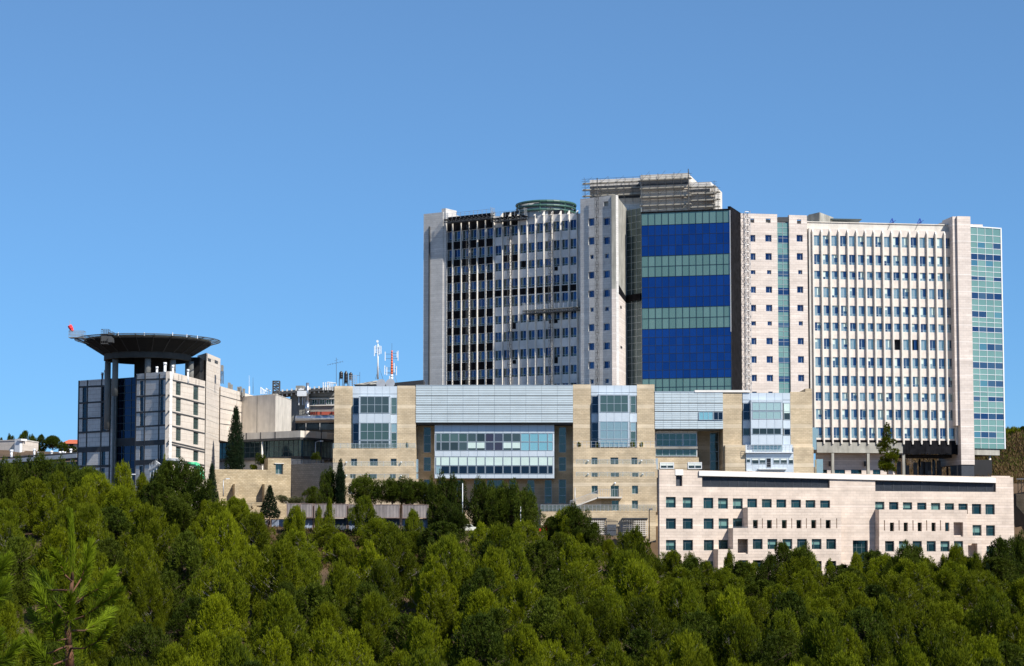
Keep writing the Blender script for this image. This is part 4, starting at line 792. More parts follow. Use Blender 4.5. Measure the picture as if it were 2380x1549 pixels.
# ---------- pink stone building in front ----------
mat('shade_green',(.10,.22,.20),.6,.1)
def build_stone():
    F=Fac(PL(1531,402),PL(2357,421)); T=thing('stone_building','pink stone building with square windows and two dark louvre strips behind the front trees','building',(68,415,-8))
    zb=-9; W=lambda l,d=0,nx=2,gl='win_teal',H=None,rev=.5,ny=1:[window(F,rc(zC,*r),T,nx,ny,gl,'dark_frame',rev,.1,H,d=d,vs=[.28,.30],hs=[.72],blind=random.choice((0,0,0,.3,.55,.7)),bm='shade_green') for r in l]
    s=lambda x,y=300,d=0:F.px(*zC(x,y),d)[0]; z=lambda x,y,d=0:F.px(*zC(x,y),d)[1]
    H=[]
    yy=lambda x,l,r:l+(r-l)*(x-150)/2050
    xa=[150,255,384,475,567,657,748,838,930,1020,1111]; xb=[1453,1540,1626,1715,1801,1887,1972,2056,2140]
    W([(x,yy(x,274,321),x+61,yy(x,341,385)) for x in xa],H=H); W([(x,yy(x,274,321),x+58,yy(x,341,385)) for x in xb],H=H)
    W([(x,408,x+62,474) for x in (150,255,385,478,567)],H=H); W([(2060,449,2116,516),(2144,451,2200,517)],H=H)
    W([(x,542,x+62,608) for x in (150,256,386,478)],H=H); W([(2147,580,2200,640)],H=H); W([(x,676,x+62,742) for x in (150,256,386)],H=H)
    r=rc(zC,1315,545,1409,800); window(F,r,T,3,6,'win_teal','dark_frame',.7,.12,H)
    W([(1518,682,1572,740),(1436,740,1436.5,741)][:1],H=H)
    # louvre strips (holes)
    lv=[(375,152,772,214),(773,152+6,1170,220),(1453,172,1830,240),(1831,182,2205,250)]
    # build wall
    e1=s(2317,400); zl=z(100,104); zr=z(2300,152)
    lh=[]
    for a,(x0,yt0,yb0,x1,yt1,yb1) in enumerate(((375,146,209,1170,158,222),(1453,167,230,2205,188,252))):
        t0=(z(x0,yt0)+z(x1,yt1))/2; b0=(z(x0,yb0)+z(x1,yb1))/2; lh.append((s(x0,180),s(x1,200),b0,t0))
    sm=(s(212,180),s(252,180),z(230,207),z(230,141)); H+=lh+[sm]
    zt=(z(200,104)+z(2250,152))/2
    m=MB(); wall(m,F,0,e1,zb,zl,H,t=1.0,rev=.5,zbr=zr); m.build('wall','pink_stone',T)
    m=MB()
    for h in lh:
        m.fb(F,h[0],h[1],h[2],h[3],-.75,-.5)
        n=int((h[3]-h[2])/.22)
        for k in range(n): q=h[2]+(h[3]-h[2])*k/n; m.fb(F,h[0],h[1],q,q+.09,-.5,-.40)
        n=int((h[1]-h[0])/1.9)
        for k in range(1,n): q=h[0]+(h[1]-h[0])*k/n; m.fb(F,q-.05,q+.05,h[2],h[3],-.5,-.36)
        m.build('louver','louver',T); m=MB()
    m.fb(F,sm[0],sm[1],sm[2],sm[3],-.9,-.6); m.build('louver','louver',T)
    m=MB(); c0=s(357,110,.35); c1=s(2205,170,.35); top=(z(357,110,.35)+z(2205,158,.35))/2; bot=(z(375,142,.35)+z(2205,186,.35))/2
    sband(m,F,zC(357,127),zC(2205,172),top-bot,-1.5,.35,dm=.35); m.build('cornice','white_cap',T)
    m=MB(); m.fb(F,sm[0]-.15,sm[1]+.15,z(230,139),z(230,104)+.05,-1,.12); m.build('cornice','white_cap',T)
    m=MB(); A=F.P(.3,0,-1.01); B_=F.P(e1-.3,0,-1.01); D_=F.P(e1-.3,0,-13); E_=Vector(PL(1536,412)); m.prism([(A.x,A.y),(B_.x,B_.y),(D_.x,D_.y),(E_.x,E_.y)],zb,min(zl,zr)-.4); m.build('roof','light_concrete',T)
    # set-back raised wall at right end
    m=MB(); m.fb(F,s(2150,150,-3),e1-.02,zr-1,z(2250,146,-3),-8,-1.2); m.build('wall','pink_stone',T)
    # projecting stepped volumes, left
    D=2.9
    def vol(x0,x1,ytl,ybl,wins,holes,dd=None,side=None):
        dd=D if dd is None else dd
        H=[]
        for w in wins: window(F,rc(zC,*w),T,2,1,'win_teal','dark_frame',.5,.1,H,d=dd,vs=[.28,.30],hs=[.72],blind=random.choice((0,0,0,.3,.55,.7)),bm='shade_green')
        for h in holes: H.append(F.rect(rc(zC,*h),dd))
        a=s(x0,(ytl+ybl)/2,dd); b=s(x1,(ytl+ybl)/2,dd); zt_=z((x0+x1)/2,ytl,dd); zb_=z((x0+x1)/2,ybl,dd)
        return a,b,zb_,zt_,H
    def build_vol(v,dd=None,back=.01,t=.5):
        dd=D if dd is None else dd
        a,b,c,e,H=v; m=MB(); wall(m,F,a,b,c,e,H,t=t,rev=t,d=dd)
        m.fb(F,a,a+.4,c,e,back,dd-t-.001); m.fb(F,b-.4,b,c,e,back,dd-t-.001); m.fb(F,a+.4,b-.4,c,c+.3,back,dd-t-.001); 
        m.build('wall','pink_stone',T)
    # level A1 (row 2): loggia screen with slot openings
    sl=[]
    for x in (692,779,872,963,1055,1145): sl.append((x,418,x+31,470))
    for x in (748,838,931,1022,1112,1211): sl.append((x,408,x+5,470))
    v=vol(660,1242,341,500,[],sl); build_vol(v)
    m=MB(); hh=[]
    for r in [(x+14,415,x+52,474) for x in (684,771,864,955,1047,1137)]: q=F.rect(rc(zC,*r),.3); m.fb(F,*q,.02,.06); m.fb(F,q[0]-.08,q[0],q[2],q[3],.02,.12,1); m.fb(F,q[1],q[1]+.08,q[2],q[3],.02,.12,1)
    m.build('loggia_glazing',['win_teal','dark_frame'],T)
    v=vol(568,1242,468,632,[(x,536,x+61,600) for x in (691,783,876,967,1058,1149)],[(597,536,661,629)]); a,b,c,e,H1=v; build_vol((a,b,c,v[3] if False else z(900,500.2,D),H1))
    m=MB(); aL=s(568,500,D); aR=s(660,500,D)-.001; m.fb(F,aL,aR,z(900,500.2,D)+.001,z(600,468,D),.01,D); m.build('wall','pink_stone',T)
    rail(F,s(568,500,D),s(657,500,D),z(610,468,D)-.3,.5,D-.2,T)
    v=vol(475,1242,600,900,[(600,668,661,735),(692,668,752,735),(784,670,840,735),(967,672,1027,740),(1058,673,1120,740),(1150,673,1211,740)],[(388,678,450,740)]); a,b,c,e,H1=v; build_vol((a,b,zb,z(900,632.2,D),H1))
    m=MB(); m.fb(F,s(475,615,D),s(568,615,D)-.001,z(900,632.2,D)+.001,z(520,600,D),.01,D); m.build('wall','pink_stone',T)
    m=MB()
    q=F.rect(rc(zC,700,470,750,495),D); m.fb(F,q[0],q[1],q[2],q[3],D,D+.02) if False else None
    # right group
    D=2.0
    sl=[]
    for x in (1545,1631,1718,1804,1889): sl.append((x,434,x+26,488))
    for x in (1508,1599,1686,1771,1857): sl.append((x,420,x+6,484))
    v=vol(1478,2027,354,522,[],sl+[(1942,432,2001,521)]); build_vol(v)
    m=MB()
    for r in [(x+10,432,x+45,490) for x in (1445,1535,1621,1708,1794,1879)]: q=F.rect(rc(zC,*r),.3); m.fb(F,*q,.02,.06); m.fb(F,q[1],q[1]+.08,q[2],q[3],.02,.12,1)
    m.build('loggia_glazing',['win_teal','dark_frame'],T)
    v=vol(1478,2117,510,655,[(x,549,x+57,614) for x in (1515,1601,1687,1774,1860,1944)],[(2032,564,2090,648)]); a,b,c,e,H1=v; build_vol((a,b,z(1800,655,D),z(1750,522.3,D),H1))
    v=vol(1478,2150,655,900,[(1518,684,1574,750),(1603,686,1660,750),(1775,688,1833,750),(1862,690,1918,752),(1946,690,2002,752)],[]); a,b,c,e,H1=v; build_vol((a,b,zb,z(1800,655.3,D),H1))
    # small rail in the first slot
    rail(F,s(697,480,D),s(750,480,D),z(720,495,D),1.1,D+.06,T,'frame_metal')
    return T,F
ST,SF=build_stone()
# building at the right edge
T=thing('edge_building','shaded stone building with grey roof canopy cut by the right edge of the photo','building',(2368/12-95,440,10))
F=Fac(PL(2357,441),PL(2460,428)); m=MB(); m.fb(F,0,F.L,-6,F.px(2368,1148,0)[1],-6,0); m.build('wall','wall_stone',T)
m=MB(); m.fb(F,.2,F.L,F.px(2368,1112,0)[1]-.3,F.px(2368,1112,0)[1],-6,0); m.build('roof_canopy','light_steel',T)
m=MB()
for k in range(4): m.fb(F,.3+k*1.1,.4+k*1.1,F.px(2368,1148,0)[1],F.px(2368,1115,0)[1],-.3,-.2)
m.tube(F.P(.3,F.px(2368,1146,0)[1],-.25),F.P(3.5,F.px(2368,1115,0)[1],-.25),.06); m.build('truss','steel',T)
# ---------- helipad building ----------
def build_heli():
    T=thing('helipad_building','square grey panelled building with dark blue glass strip carrying a round helipad on columns','building',(-72,425,7))
    Rz=lambda F,x,y,d=0:F.px(*z1(x,y),d)[1]; Rs=lambda F,x,y=900,d=0:F.px(*z1(x,y),d)[0]
    A=PL(392.5,412,1000); B_=PL(315,418.5,1000); Cc=PL(475.7,430,1000); L0=PL(181,431,1000); L1_=PL(262,424.8,1000)
    F1=Fac(B_,A); F2=Fac(A,Cc); F3=Fac(L0,L1_)
    zt1=(Rz(F1,700,584)+Rz(F1,950,564))/2; zt3=(Rz(F3,235,640)+Rz(F3,480,619))/2
    zb=2
    def face(F,H,zt,mt,zbr=None): m=MB(); wall(m,F,0,F.L,zb,zt,H,t=.8,rev=.25,zbr=zbr); m.build('wall',mt,T)
    def strips(F,lst,H,gl,nx=1,nys=None):
        for (x0,y0,x1,y1,ny) in lst: window(F,rc(z1,x0,y0,x1,y1),T,nx,ny,gl,'dark_frame',.2,.08,H)
    H=[]; strips(F1,[(725,640,753,757,3),(725,772,753,885,3),(725,902,753,1005,3),(723,1168,751,1288,3),(720,1330,748,1430,3),(889,630,916,752,3),(889,765,916,882,3),(888,893,915,994,3),(884,1155,911,1278,3),(882,1320,908,1420,3)],H,'blue_dark'); face(F1,H,zt1,'grey_panel')
    H=[]
    def sy(x): return 69*(x-955)/295
    lst=[]
    for x0,x1 in ((1017,1058),(1158,1200)):
        o=(x0-955)/295
        for a0,a1,b0,b1 in ((627,742,693,820),(757,877,830,940),(890,990,955,1053),(1003,1115,1068,1178),(1145,1252,1212,1310),(1290,1400,1340,1440)):
            lst.append((x0,a0+(b0-a0)*o+6,x1,a1+(b1-a1)*o-2,3))
    strips(F2,lst,H,'teal_glass',2); zr=Rz(F2,1245,640); face(F2,H,zt1,'cream_panel',zr)
    H=[]; strips(F3,[(259,692,292,818,4),(259,825,292,943,4),(257,950,291,1052,3),(255,1210,289,1322,3),(417,684,452,803,4),(417,812,450,932,4),(416,940,449,1044,3),(412,1205,445,1320,3),(410,1345,440,1440,3)],H,'blue_dark'); face(F3,H,zt3,'grey_panel')
    # dark joints
    m=MB()
    for (l,r) in ((632,622),(768,753),(896,883),(1013,997)): sband(m,F1,z1(690,l),z1(955,r),.32,-.1,.05)
    for (l,r,h) in ((1148,1133,1.0),(1303,1290,1.0)): sband(m,F1,z1(690,l),z1(955,r),h,-.1,.06)
    for x in (692,764,880,953): s=Rs(F1,x,950); m.fb(F1,s-.17,s+.17,zb,zt1-.3 if x!=764 else zt1,-.1,.07)
    m.build('joint_strip','dark_joint',T)
    m=MB()
    for (l,r) in ((626,693),(756,828),(886,952),(1000,1066)): sband(m,F2,z1(956,l),z1(1250,r),.3,-.1,.05)
    for (l,r) in ((1130,1198),(1150,1218),(1268,1325),(1290,1345)): sband(m,F2,z1(956,l),z1(1250,r),.32,-.1,.05)
    for x,q in ((1038,600),(1063,605),(1178,640),(1203,645)): s=Rs(F2,x,700); m.fb(F2,s-.06,s+.06,Rz(F2,x,q+40)+.2,Rz(F2,x,q-10),-.1,.03)
    s=.1; m.fb(F2,.05,.3,zb,zt1,-.1,.04); m.build('joint_strip','dark_joint',T)
    m=MB()
    for (l,r,h) in ((690,680,.35),(821,806,.35),(946,935,.35),(1060,1045,.35),(1200,1190,1.1),(1335,1328,.5)): sband(m,F3,z1(226,l),z1(485,r),h,-.1,.05)
    for x in (228,297,412,484): s=Rs(F3,x,950); m.fb(F3,s-.17,s+.17,zb,zt3,-.1,.07)
    m.build('joint_strip','dark_joint',T)
    # glass recess
    g0=F3.P(F3.L,0,-1.2); g1=F1.P(0,0,-2.5); G=Fac((g0.x,g0.y),(g1.x,g1.y)); zg=Rz(G,600,618)
    def cur(za,zb_,mt): 
        m=MB(); f=MB(); n=max(1,round((zb_-za)/1.6)); 
        for j in range(n):
            for i in range(4): m.fb(G,G.L*i/4,G.L*(i+1)/4,za+(zb_-za)*j/n,za+(zb_-za)*(j+1)/n,-.1,0)
        o=m.build('curtain_wall',mt,T)
        for j in range(n+1): q=za+(zb_-za)*j/n; f.fb(G,0,G.L,q-.05,q+.05,0,.06)
        for i in range(5): q=G.L*i/4; f.fb(G,q-.05,q+.05,za,zb_,0,.08)
        f.build('frame','dark_frame',o)
    zm0=Rz(G,600,1168); zm1=Rz(G,600,1105); cur(zm1,zg,'blue_heli'); cur(zb,zm0,'blue_heli'); m=MB(); m.fb(G,0,G.L,zm0,zm1,-.1,.1); m.build('joint_strip','dark_joint',T)
    # slim column in the recess
    c=G.P(.9,0,1.0); m=MB(); m.tube((c.x-.6,c.y,zb),(c.x-.6,c.y,33),.25,n=12); m.build('column','grey_concrete',T,True)
    # body
    m=MB(); b3=F3.P(.6,0,-.82); b3b=F3.P(F3.L-.3,0,-.82); gA=G.P(-.1,0,-.35); gB=G.P(G.L+.1,0,-.35); b1=F1.P(.3,0,-2.6); b1b=F1.P(.5,0,-.82); b2=F1.P(F1.L-.9,0,-.82); bc=F2.P(F2.L,0,-.82)
    m.prism([(b3.x,b3.y),(b3b.x,b3b.y),(gA.x,gA.y),(gB.x,gB.y),(b1b.x,b1b.y),(b2.x,b2.y),(bc.x,bc.y),(-66,446),(-84,448)],zb,zt3-.8); m.build('roof','grey_concrete',T)
    # stair tower
    t0=PL(457.9,440,900); tc=PL(479,433.5,900); t1=PL(511.6,447,900); Ft=Fac(t0,tc); Fs=Fac(tc,t1); zT=(Rz(Ft,1225,425)+Rz(Fs,1300,428))/2
    m=MB(); m.prism([t0,tc,t1,(t1[0]-4,450)],zb,zT); m.pb(Fs,rc(z1,1278,459,1301,481),-.1,.08,1); m.pb(Fs,rc(z1,1333,475,1357,498),-.1,.08,1)
    for (l,r) in ((690,745),(820,870),(945,990),(1062,1105)): sband(m,Fs,z1(1262,l),z1(1370,r),.12,-.1,.03,2)
    m.build('stair_tower',['cream_panel','dark_joint','light_concrete'],T)
    # helipad
    cx,cy=at(343.7,800,425).x,425; zd=42.2; rd=(z1(1375,0)[0]-z1(207,0)[0])/2/FP*425
    ri=rd-1.9
    m=MB(); m.lathe((cx,cy,0),[(0,zd+.1),(ri,zd+.1),(ri,zd-.5),(9.3,zd-2.8),(9.0,zd-2.8),(0,zd-1.2)],48); dk=m.build('helipad_deck','heli_dark',T)
    m=MB()
    for k in range(24):
        t=2*math.pi*k/24; c,s_=math.cos(t),math.sin(t)
        m.tube((cx+c*(ri-.2),cy+s_*(ri-.2),zd-.65),(cx+c*9,cy+s_*9,zd-2.95),.12,n=4)
    m.build('rib','dark_joint',dk)
    m=MB(); r0=ri; 
    N=48
    for k in range(N):
        t=2*math.pi*k/N; t2=2*math.pi*(k+1)/N
        P=lambda r,t,z:(cx+r*math.cos(t),cy+r*math.sin(t),z)
        m.tube(P(rd,t,zd+.15),P(rd,t2,zd+.15),.09,n=4,m=0); 
        if k%2==0: m.tube(P(ri-.3,t,zd-.6),P(rd,t,zd+.15),.08,n=4); m.tube(P(ri,t,zd),P(rd,t,zd+.15),.06,n=4)
        m.face([P(ri,t,zd-.25),P(rd-.05,t,zd+.08),P(rd-.05,t2,zd+.08),P(ri,t2,zd-.25)],1)
    m.build('safety_net',['dark_joint','net'],dk)
    # ring beam with columns
    m=MB(); m.lathe((cx,cy,0),[(8.9,zd-2.75),(8.9,zd-4.1),(8.1,zd-4.1),(8.1,zd-2.75)],48); m.build('ring_beam','ring_dark',T)
    m=MB()
    for k in range(16):
        t=2*math.pi*k/16; t2=t+.5; m.tube((cx+8*math.cos(t),cy+8*math.sin(t),zd-2.5),(cx+8*math.cos(t+2.4),cy+8*math.sin(t+2.4),zd-2.9),.1,n=4)
    m.build('truss','steel',T)
    for x in (505,770,973,1120):
        zlow=30.5 if x==505 else 34
        u=z1(x,0)[0]; X=(u-CU)/FP*417.5; dx=max(-8.4,min(8.4,X-cx)); yy=cy-math.sqrt(8.5**2-dx**2); X=(u-CU)/FP*yy
        m=MB(); m.tube((X,yy+1.2,zlow),(X,yy+1.2,zd-4.2),.62,n=14); m.build('column','grey_concrete',T,True)
    for dx,yy in ((-8.2,425),(8.2,426)): m=MB(); m.tube((cx+dx,yy,24),(cx+dx,yy,zd-4.2),.62,n=14); m.build('column','grey_concrete',T,True)
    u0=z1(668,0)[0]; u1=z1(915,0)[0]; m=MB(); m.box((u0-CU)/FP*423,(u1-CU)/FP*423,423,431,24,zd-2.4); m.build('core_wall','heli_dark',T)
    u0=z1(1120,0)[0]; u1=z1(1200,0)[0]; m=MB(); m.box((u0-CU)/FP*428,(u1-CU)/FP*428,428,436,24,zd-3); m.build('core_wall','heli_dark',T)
    # platform cages at the rim
    def cage(x0,y0,x1,y1,Y,nm,mt,full=False):
        a=at(*z1(x0,y1),Y); b=at(*z1(x1,y0),Y); m=MB(); dY=2.2
        m.box(a.x,b.x,Y,Y+dY,a.z,a.z+.12)
        n=int((b.x-a.x)/.28)
        for y in (Y,Y+dY):
            for k in range(n+1): x=a.x+(b.x-a.x)*k/n; m.tube((x,y,a.z),(x,y,b.z),.035,n=4)
            m.tube((a.x,y,b.z),(b.x,y,b.z),.05,n=4); m.tube((a.x,y,(a.z+b.z)/2),(b.x,y,(a.z+b.z)/2),.04,n=4)
        for x in (a.x,b.x):
            m.tube((x,Y,b.z),(x,Y+dY,b.z),.05,n=4)
        return m.build(nm,mt,dk)
    cage(148,235,268,290,414,'access_cage','grey_concrete'); cage(412,222,468,262,410,'access_cage','steel'); cage(410,288,465,340,409.5,'access_cage','steel'); cage(466,243,503,266,410,'access_cage','steel')
    m=MB(); a=at(*z1(468,290),410); m.box(a.x,a.x+.9,410,412,a.z-.9,a.z); m.build('equipment_box','dark_joint',dk); m=MB(); a=at(*z1(412,265),410); m.box(a.x,a.x+2,410.2,412,a.z-1.2,a.z); m.build('equipment_box','dark_joint',dk); m=MB(); m.tube(at(*z1(200,292),414),at(*z1(330,350),418),.1); m.tube(at(*z1(180,291),414),at(*z1(262,292),414),.12); m.build('equipment_box','dark_joint',dk)
    m=MB(); a=at(*z1(668,265),411)
    for x in (550,760,990,1105,1190): 
        a=at(*z1(x,262 if x<1000 else 262+(x-1000)*.13),411.5); m.tube((a.x,a.y,a.z-.3),(a.x,a.y,a.z+.35),.1,n=5)
    m.build('edge_light','white_metal',dk)
    # roof flues
    for (x,y0,y1,Y,w_) in ((863,524,566,416,.28),(928,491,562,415,.36),(992,512,566,414,.28),(1114,546,604,421,.28),(421,573,618,428,.28),(446,551,618,427,.3)):
        a=at(*z1(x,y1),Y); b=at(*z1(x,y0),Y); m=MB(); m.tube((a.x,Y,a.z-1.5),(a.x,Y,b.z-.5),w_*.8,n=10); m.tube((a.x,Y,b.z-.5),(a.x,Y,b.z),w_,n=10); m.build('flue_pipe','white_metal' if x>500 else 'silver',T,True)
    # windsock
    a=at(*z1(158,240),414.6); b=at(*z1(158,175),414.6); S=thing('windsock','drooping red windsock on its thin mast above the cage beside the round helipad','windsock',(a.x,414.6,a.z-.3))
    m=MB(); m.tube((a.x,414.6,a.z-.9),(b.x,414.6,b.z+.6),.05); m.build('mast','light_steel',S)
    p=[at(*z1(x,y),414.4) for x,y in ((155,192),(163,205),(173,222),(181,238))]; m=MB(); m.path(p,[.42,.45,.36,.24],10); m.build('sock','red_cloth',S,True)
    # antenna frame on stair tower flank
    S=thing('rooftop_frame','small steel frame with box on the far side of the helipad stair tower','steel frame',at(*z1(1386,660),440))
    m=MB(); a=at(*z1(1378,660),440); b=at(*z1(1396,560),440)
    for x in (a.x,b.x):
        for y in (440,441.3): m.tube((x,y,a.z),(x,y,b.z),.06)
    m.tube((a.x,440,a.z+.2),(b.x,440,b.z),.04); m.build('legs','steel',S); m=MB(); m.box(a.x,b.x,440,441.3,b.z,at(*z1(1386,512),440).z); m.build('cabinet','grey_concrete',S)
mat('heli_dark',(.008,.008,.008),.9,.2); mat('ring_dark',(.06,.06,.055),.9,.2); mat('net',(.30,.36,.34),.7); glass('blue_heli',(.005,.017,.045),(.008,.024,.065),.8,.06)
n,b=nodes(M['net']); b.inputs['Alpha'].default_value=.55
build_heli()
# ---------- blocks between the helipad and the beige building ----------
def block(name,label,pts,vt,vb,mts,zb=None):
    # pts: plan (u,Y) list with left, corner, right ; vt top v at corner
    T=thing(name,label,'building',(PL(pts[1][0],pts[1][1])[0],pts[1][1],8))
    return T
def rear_blocks():
    q=lambda x,y:z5(x,y)
    def two(name,label,a,c,b,ytop,ybot,mt,mr,yr=None):
        A=PL(z5(a[0],ytop)[0],a[1],950); Cn=PL(z5(c[0],ytop)[0],c[1],950); B=PL(z5(b[0],ytop)[0],b[1],950)
        T=thing(name,label,'building',(Cn[0],Cn[1],8)); Fl=Fac(A,Cn); Fr=Fac(Cn,B)
        zt=Fl.px(*z5(c[0]-1,ytop))[1]; zb=Fl.px(*z5(c[0]-1,ybot))[1]
        m=MB(); m.prism([A,Cn,B,(B[0]-3,B[1]+6),(A[0]+2,A[1]+12)],zb,zt,0); o=m.build('wall',mt,T)
        return T,Fl,Fr,zt,zb
    T,Fl,Fr,zt,zb=two('concrete_block_building','windowless pale concrete cube behind the dark cypress',(140,466),(445,455),(560,473),488,800,'light_concrete',None)
    m=MB(); s=Fl.px(*z5(312,600))[0]; m.fb(Fl,s-.06,s+.06,zb,zt,0,.02); m.build('joint_strip','dark_joint',T)
    m=MB(); m.fb(Fl,-.05,Fl.L+.05,zt,zt+.12,-.6,.06); m.fb(Fr,.06,Fr.L,zt,zt+.12,-.6,.06); m.build('coping','light_concrete',T)
    T,Fl,Fr,zt,zb=two('panel_block_building','cream panelled block stretching back from the helipad stair tower',(20,452),(46,446),(300,476),430,820,'cream_panel',None)
    m=MB()
    for (l,r) in ((495,560),(590,640),(700,730)): sband(m,Fr,z5(47,l),z5(290,r),.14,-.1,.03)
    for x in (166,190): s=Fr.px(*z5(x,520))[0]; m.fb(Fr,s-.05,s+.05,zt-3,zt,0,.03)
    m.build('joint_strip','dark_joint',T)
    for (x0,y0,x1,y1) in ((100,402,115,442),(117,415,130,444),(168,432,178,455),(184,430,196,462),(205,445,220,468)):
        u0,v0=z5(x0,y0); u1,v1=z5(x1,y1); a=at(u0,v1,462); b=at(u1,v0,462); m=MB(); m.box(a.x,b.x,462,463.5,a.z-1,b.z); m.build('roof_unit','grey_concrete',T)
    # low glazed wing
    A=PL(z5(20,0)[0],456,1000); Cn=PL(z5(640,0)[0],441,1000); B=PL(z5(872,0)[0],452,1000)
    T=thing('glazed_wing','low dark glass building with a pale concrete roof slab, left of the beige terraced building','building',(Cn[0],441,6)); Fl=Fac(A,Cn); Fr=Fac(Cn,B)
    zz=lambda F,x,y,d=0:F.px(*z5(x,y),d)[1]
    zs1=zz(Fl,600,752); zs0=zz(Fl,600,800); zg0=zz(Fl,600,935); zr1=zz(Fr,720,735); 
    m=MB(); m.fb(Fl,0,Fl.L,zs0,zs1,-8,.6); m.build('roof_slab','light_concrete',T)
    m=MB(); wall(m,Fr,.62,Fr.L,zs0,zs1,[],t=6,d=.6); m.build('roof_slab','cream_panel',T)
    m=MB()
    for x in (235,338,443): s=Fl.px(*z5(x,790),.6)[0]; m.fb(Fl,s-.12,s+.12,zs0,zs1,.6,.64)
    s=Fr.px(*z5(770,760),.6)[0]; m.fb(Fr,s-.15,s+.15,zs0-9,zs1+.5,.6,.9); m.build('joint_strip','dark_joint',T)
    m=MB(); m.fb(Fl,0,Fl.L,zs0-.5,zs0-.01,-7,.7); m.fb(Fr,.7,Fr.L,zs0-.5,zs0-.01,-5,.7); m.fb(Fl,0,Fl.L,zg0-.6,zg0,-7,.3); m.fb(Fr,.3,Fr.L,zg0-.6,zg0,-5,.3); m.build('edge_beam','dark_joint',T)
    def cw(F,n,rows,mt,d=-.3):
        m=MB(); f=MB()
        for i in range(n):
            for j in range(rows): m.fb(F,F.L*i/n,F.L*(i+1)/n,zg0+(zs0-.5-zg0)*j/rows,zg0+(zs0-.5-zg0)*(j+1)/rows,d-.1,d)
        for i in range(n+1): q=F.L*i/n; f.fb(F,q-.05,q+.05,zg0,zs0-.5,d,d+.08)
        for j in range(rows+1): q=zg0+(zs0-.5-zg0)*j/rows; f.fb(F,0,F.L,q-.04,q+.04,d,d+.07)
        o=m.build('curtain_wall',mt,T); f.build('frame','dark_frame',o)
    cw(Fl,18,3,'teal_dark'); cw(Fr,10,3,'pale_dark')
    m=MB(); m.fb(Fl,0,Fl.L,3,zg0-.6,-7,-.2); m.build('wall','light_concrete',T); m=MB(); m.fb(Fr,.01,Fr.L,3,zg0-.6,-5,-.25); m.build('wall','light_concrete',T)
    m=MB(); s=Fl.px(*z5(341,860),.8)[0]; m.tube(Fl.P(s,3,.4),Fl.P(s,zs0-.5,.4),.22,n=10); m.build('column','light_concrete',T,True)
    # retaining wall building
    A=PL(z5(8,0)[0],426,1080); Cn=PL(z5(558,0)[0],431,1080); F=Fac(A,Cn)
    T=thing('retaining_wall','warm stone retaining wall with three buttresses and one square opening','retaining wall',(PL(585,429)[0],429,3))
    zt=zz(F,200,1032); zt2=zz(F,470,950); s1=F.px(*z5(390,1000))[0]; r=rc(z5,446,990,500,1065); H=[F.rect(r)]
    m=MB(); wall(m,F,0,s1,0,zt,[],t=4,rev=.1); m.build('wall','wall_stone',T); m=MB(); wall(m,F,s1+.01,F.L,0,zt2,H,t=4,rev=.9); m.build('wall','wall_stone',T)
    window(F,r,T,2,1,'teal_glass','frame_metal',.85,.1); m=MB(); m.pb(F,rc(z5,438,984,508,990),0,.25); m.build('lintel','light_concrete',T)
    for x0,x1,y0 in ((150,177,1135),(365,393,1135)): m=MB(); m.pb(F,rc(z5,x0,y0,x1,1400),0,2.4); m.build('buttress','wall_stone',T)
    # dark return wall
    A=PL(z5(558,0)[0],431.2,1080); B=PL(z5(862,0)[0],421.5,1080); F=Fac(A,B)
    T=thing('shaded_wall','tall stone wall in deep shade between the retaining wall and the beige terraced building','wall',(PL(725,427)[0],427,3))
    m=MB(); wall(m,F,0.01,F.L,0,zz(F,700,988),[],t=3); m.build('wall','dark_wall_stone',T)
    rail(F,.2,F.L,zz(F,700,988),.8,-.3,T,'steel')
    # older hospital block behind
    F=Fac(PL(650,486),PL(990,480)); T=thing('old_wing','older grey wing with cluttered flat roof, red band and silver duct','building',(PL(760,484)[0],484,8))
    zr=zz(F,800,468); ze=zz(F,800,500)
    m=MB(); m.fb(F,F.px(*z5(542,500))[0],F.px(*z5(700,500))[0],4,ze+.8,-10,-1.2); m.fb(F,F.px(*z5(700,500))[0]+.01,F.L,4,zr+.6,-10,-1.21); m.build('wall','grey_concrete',T)
    a=F.px(*z5(410,480))[0]; e=F.L
    m=MB(); sband(m,F,z5(420,482),z5(872,446),.5,-8,1.2,dm=1.2); sband(m,F,z5(470,470),z5(872,436),.35,-8,.2,dm=.2); m.build('eaves','dark_joint',T)
    m=MB(); m.pb(F,rc(z5,592,424,646,452),-3,-1); m.pb(F,rc(z5,700,470,872,498),-6,-.6); m.build('roof_housing','grey_concrete',T)
    for k in range(12): 
        s=F.px(*z5(470+k*33,480))[0]; zc=zz(F,470+k*33,500-k*3); m=MB(); m.fb(F,s-.15,s+.15,zc-.2,zc+1.4,.7,.9)
        m.build('roof_bracket','light_concrete',T)
    for x in (710,765,812,850): window(F,rc(z5,x,522,x+38,562),T,2,1,'win_teal','light_steel',0,.12,d=-1.1)
    m=MB(); m.pb(F,rc(z5,690,515,872,521),-1.1,-.6); m.pb(F,rc(z5,690,563,872,570),-1.1,-.7); m.build('sill','light_concrete',T)
    m=MB(); m.pb(F,rc(z5,697,613,872,636),-1.1,-.5); m.build('red_band','red_band',T)
    m=MB(); m.pb(F,rc(z5,590,685,872,745),-1.1,-.3); m.build('glazing','blue_dark',T)
    for x in (665,766): m=MB(); m.pb(F,rc(z5,x-3,685,x+3,745),-.29,-.1); m.build('mullion','light_steel',T)
    m=MB(); c0=F.px(*z5(596,664),2)[0]; m.tube(F.P(c0,zz(F,596,668,2),2),F.P(e,zz(F,872,655,2)-.2,2),.95,n=20)
    for k in range(16): s=c0+(e-c0)*k/16; zc=zz(F,596,668,2)+(zz(F,872,655,2)-.2-zz(F,596,668,2))*k/16; m.tube(F.P(s,zc,2),F.P(s+.15,zc,2),1.0,n=20)
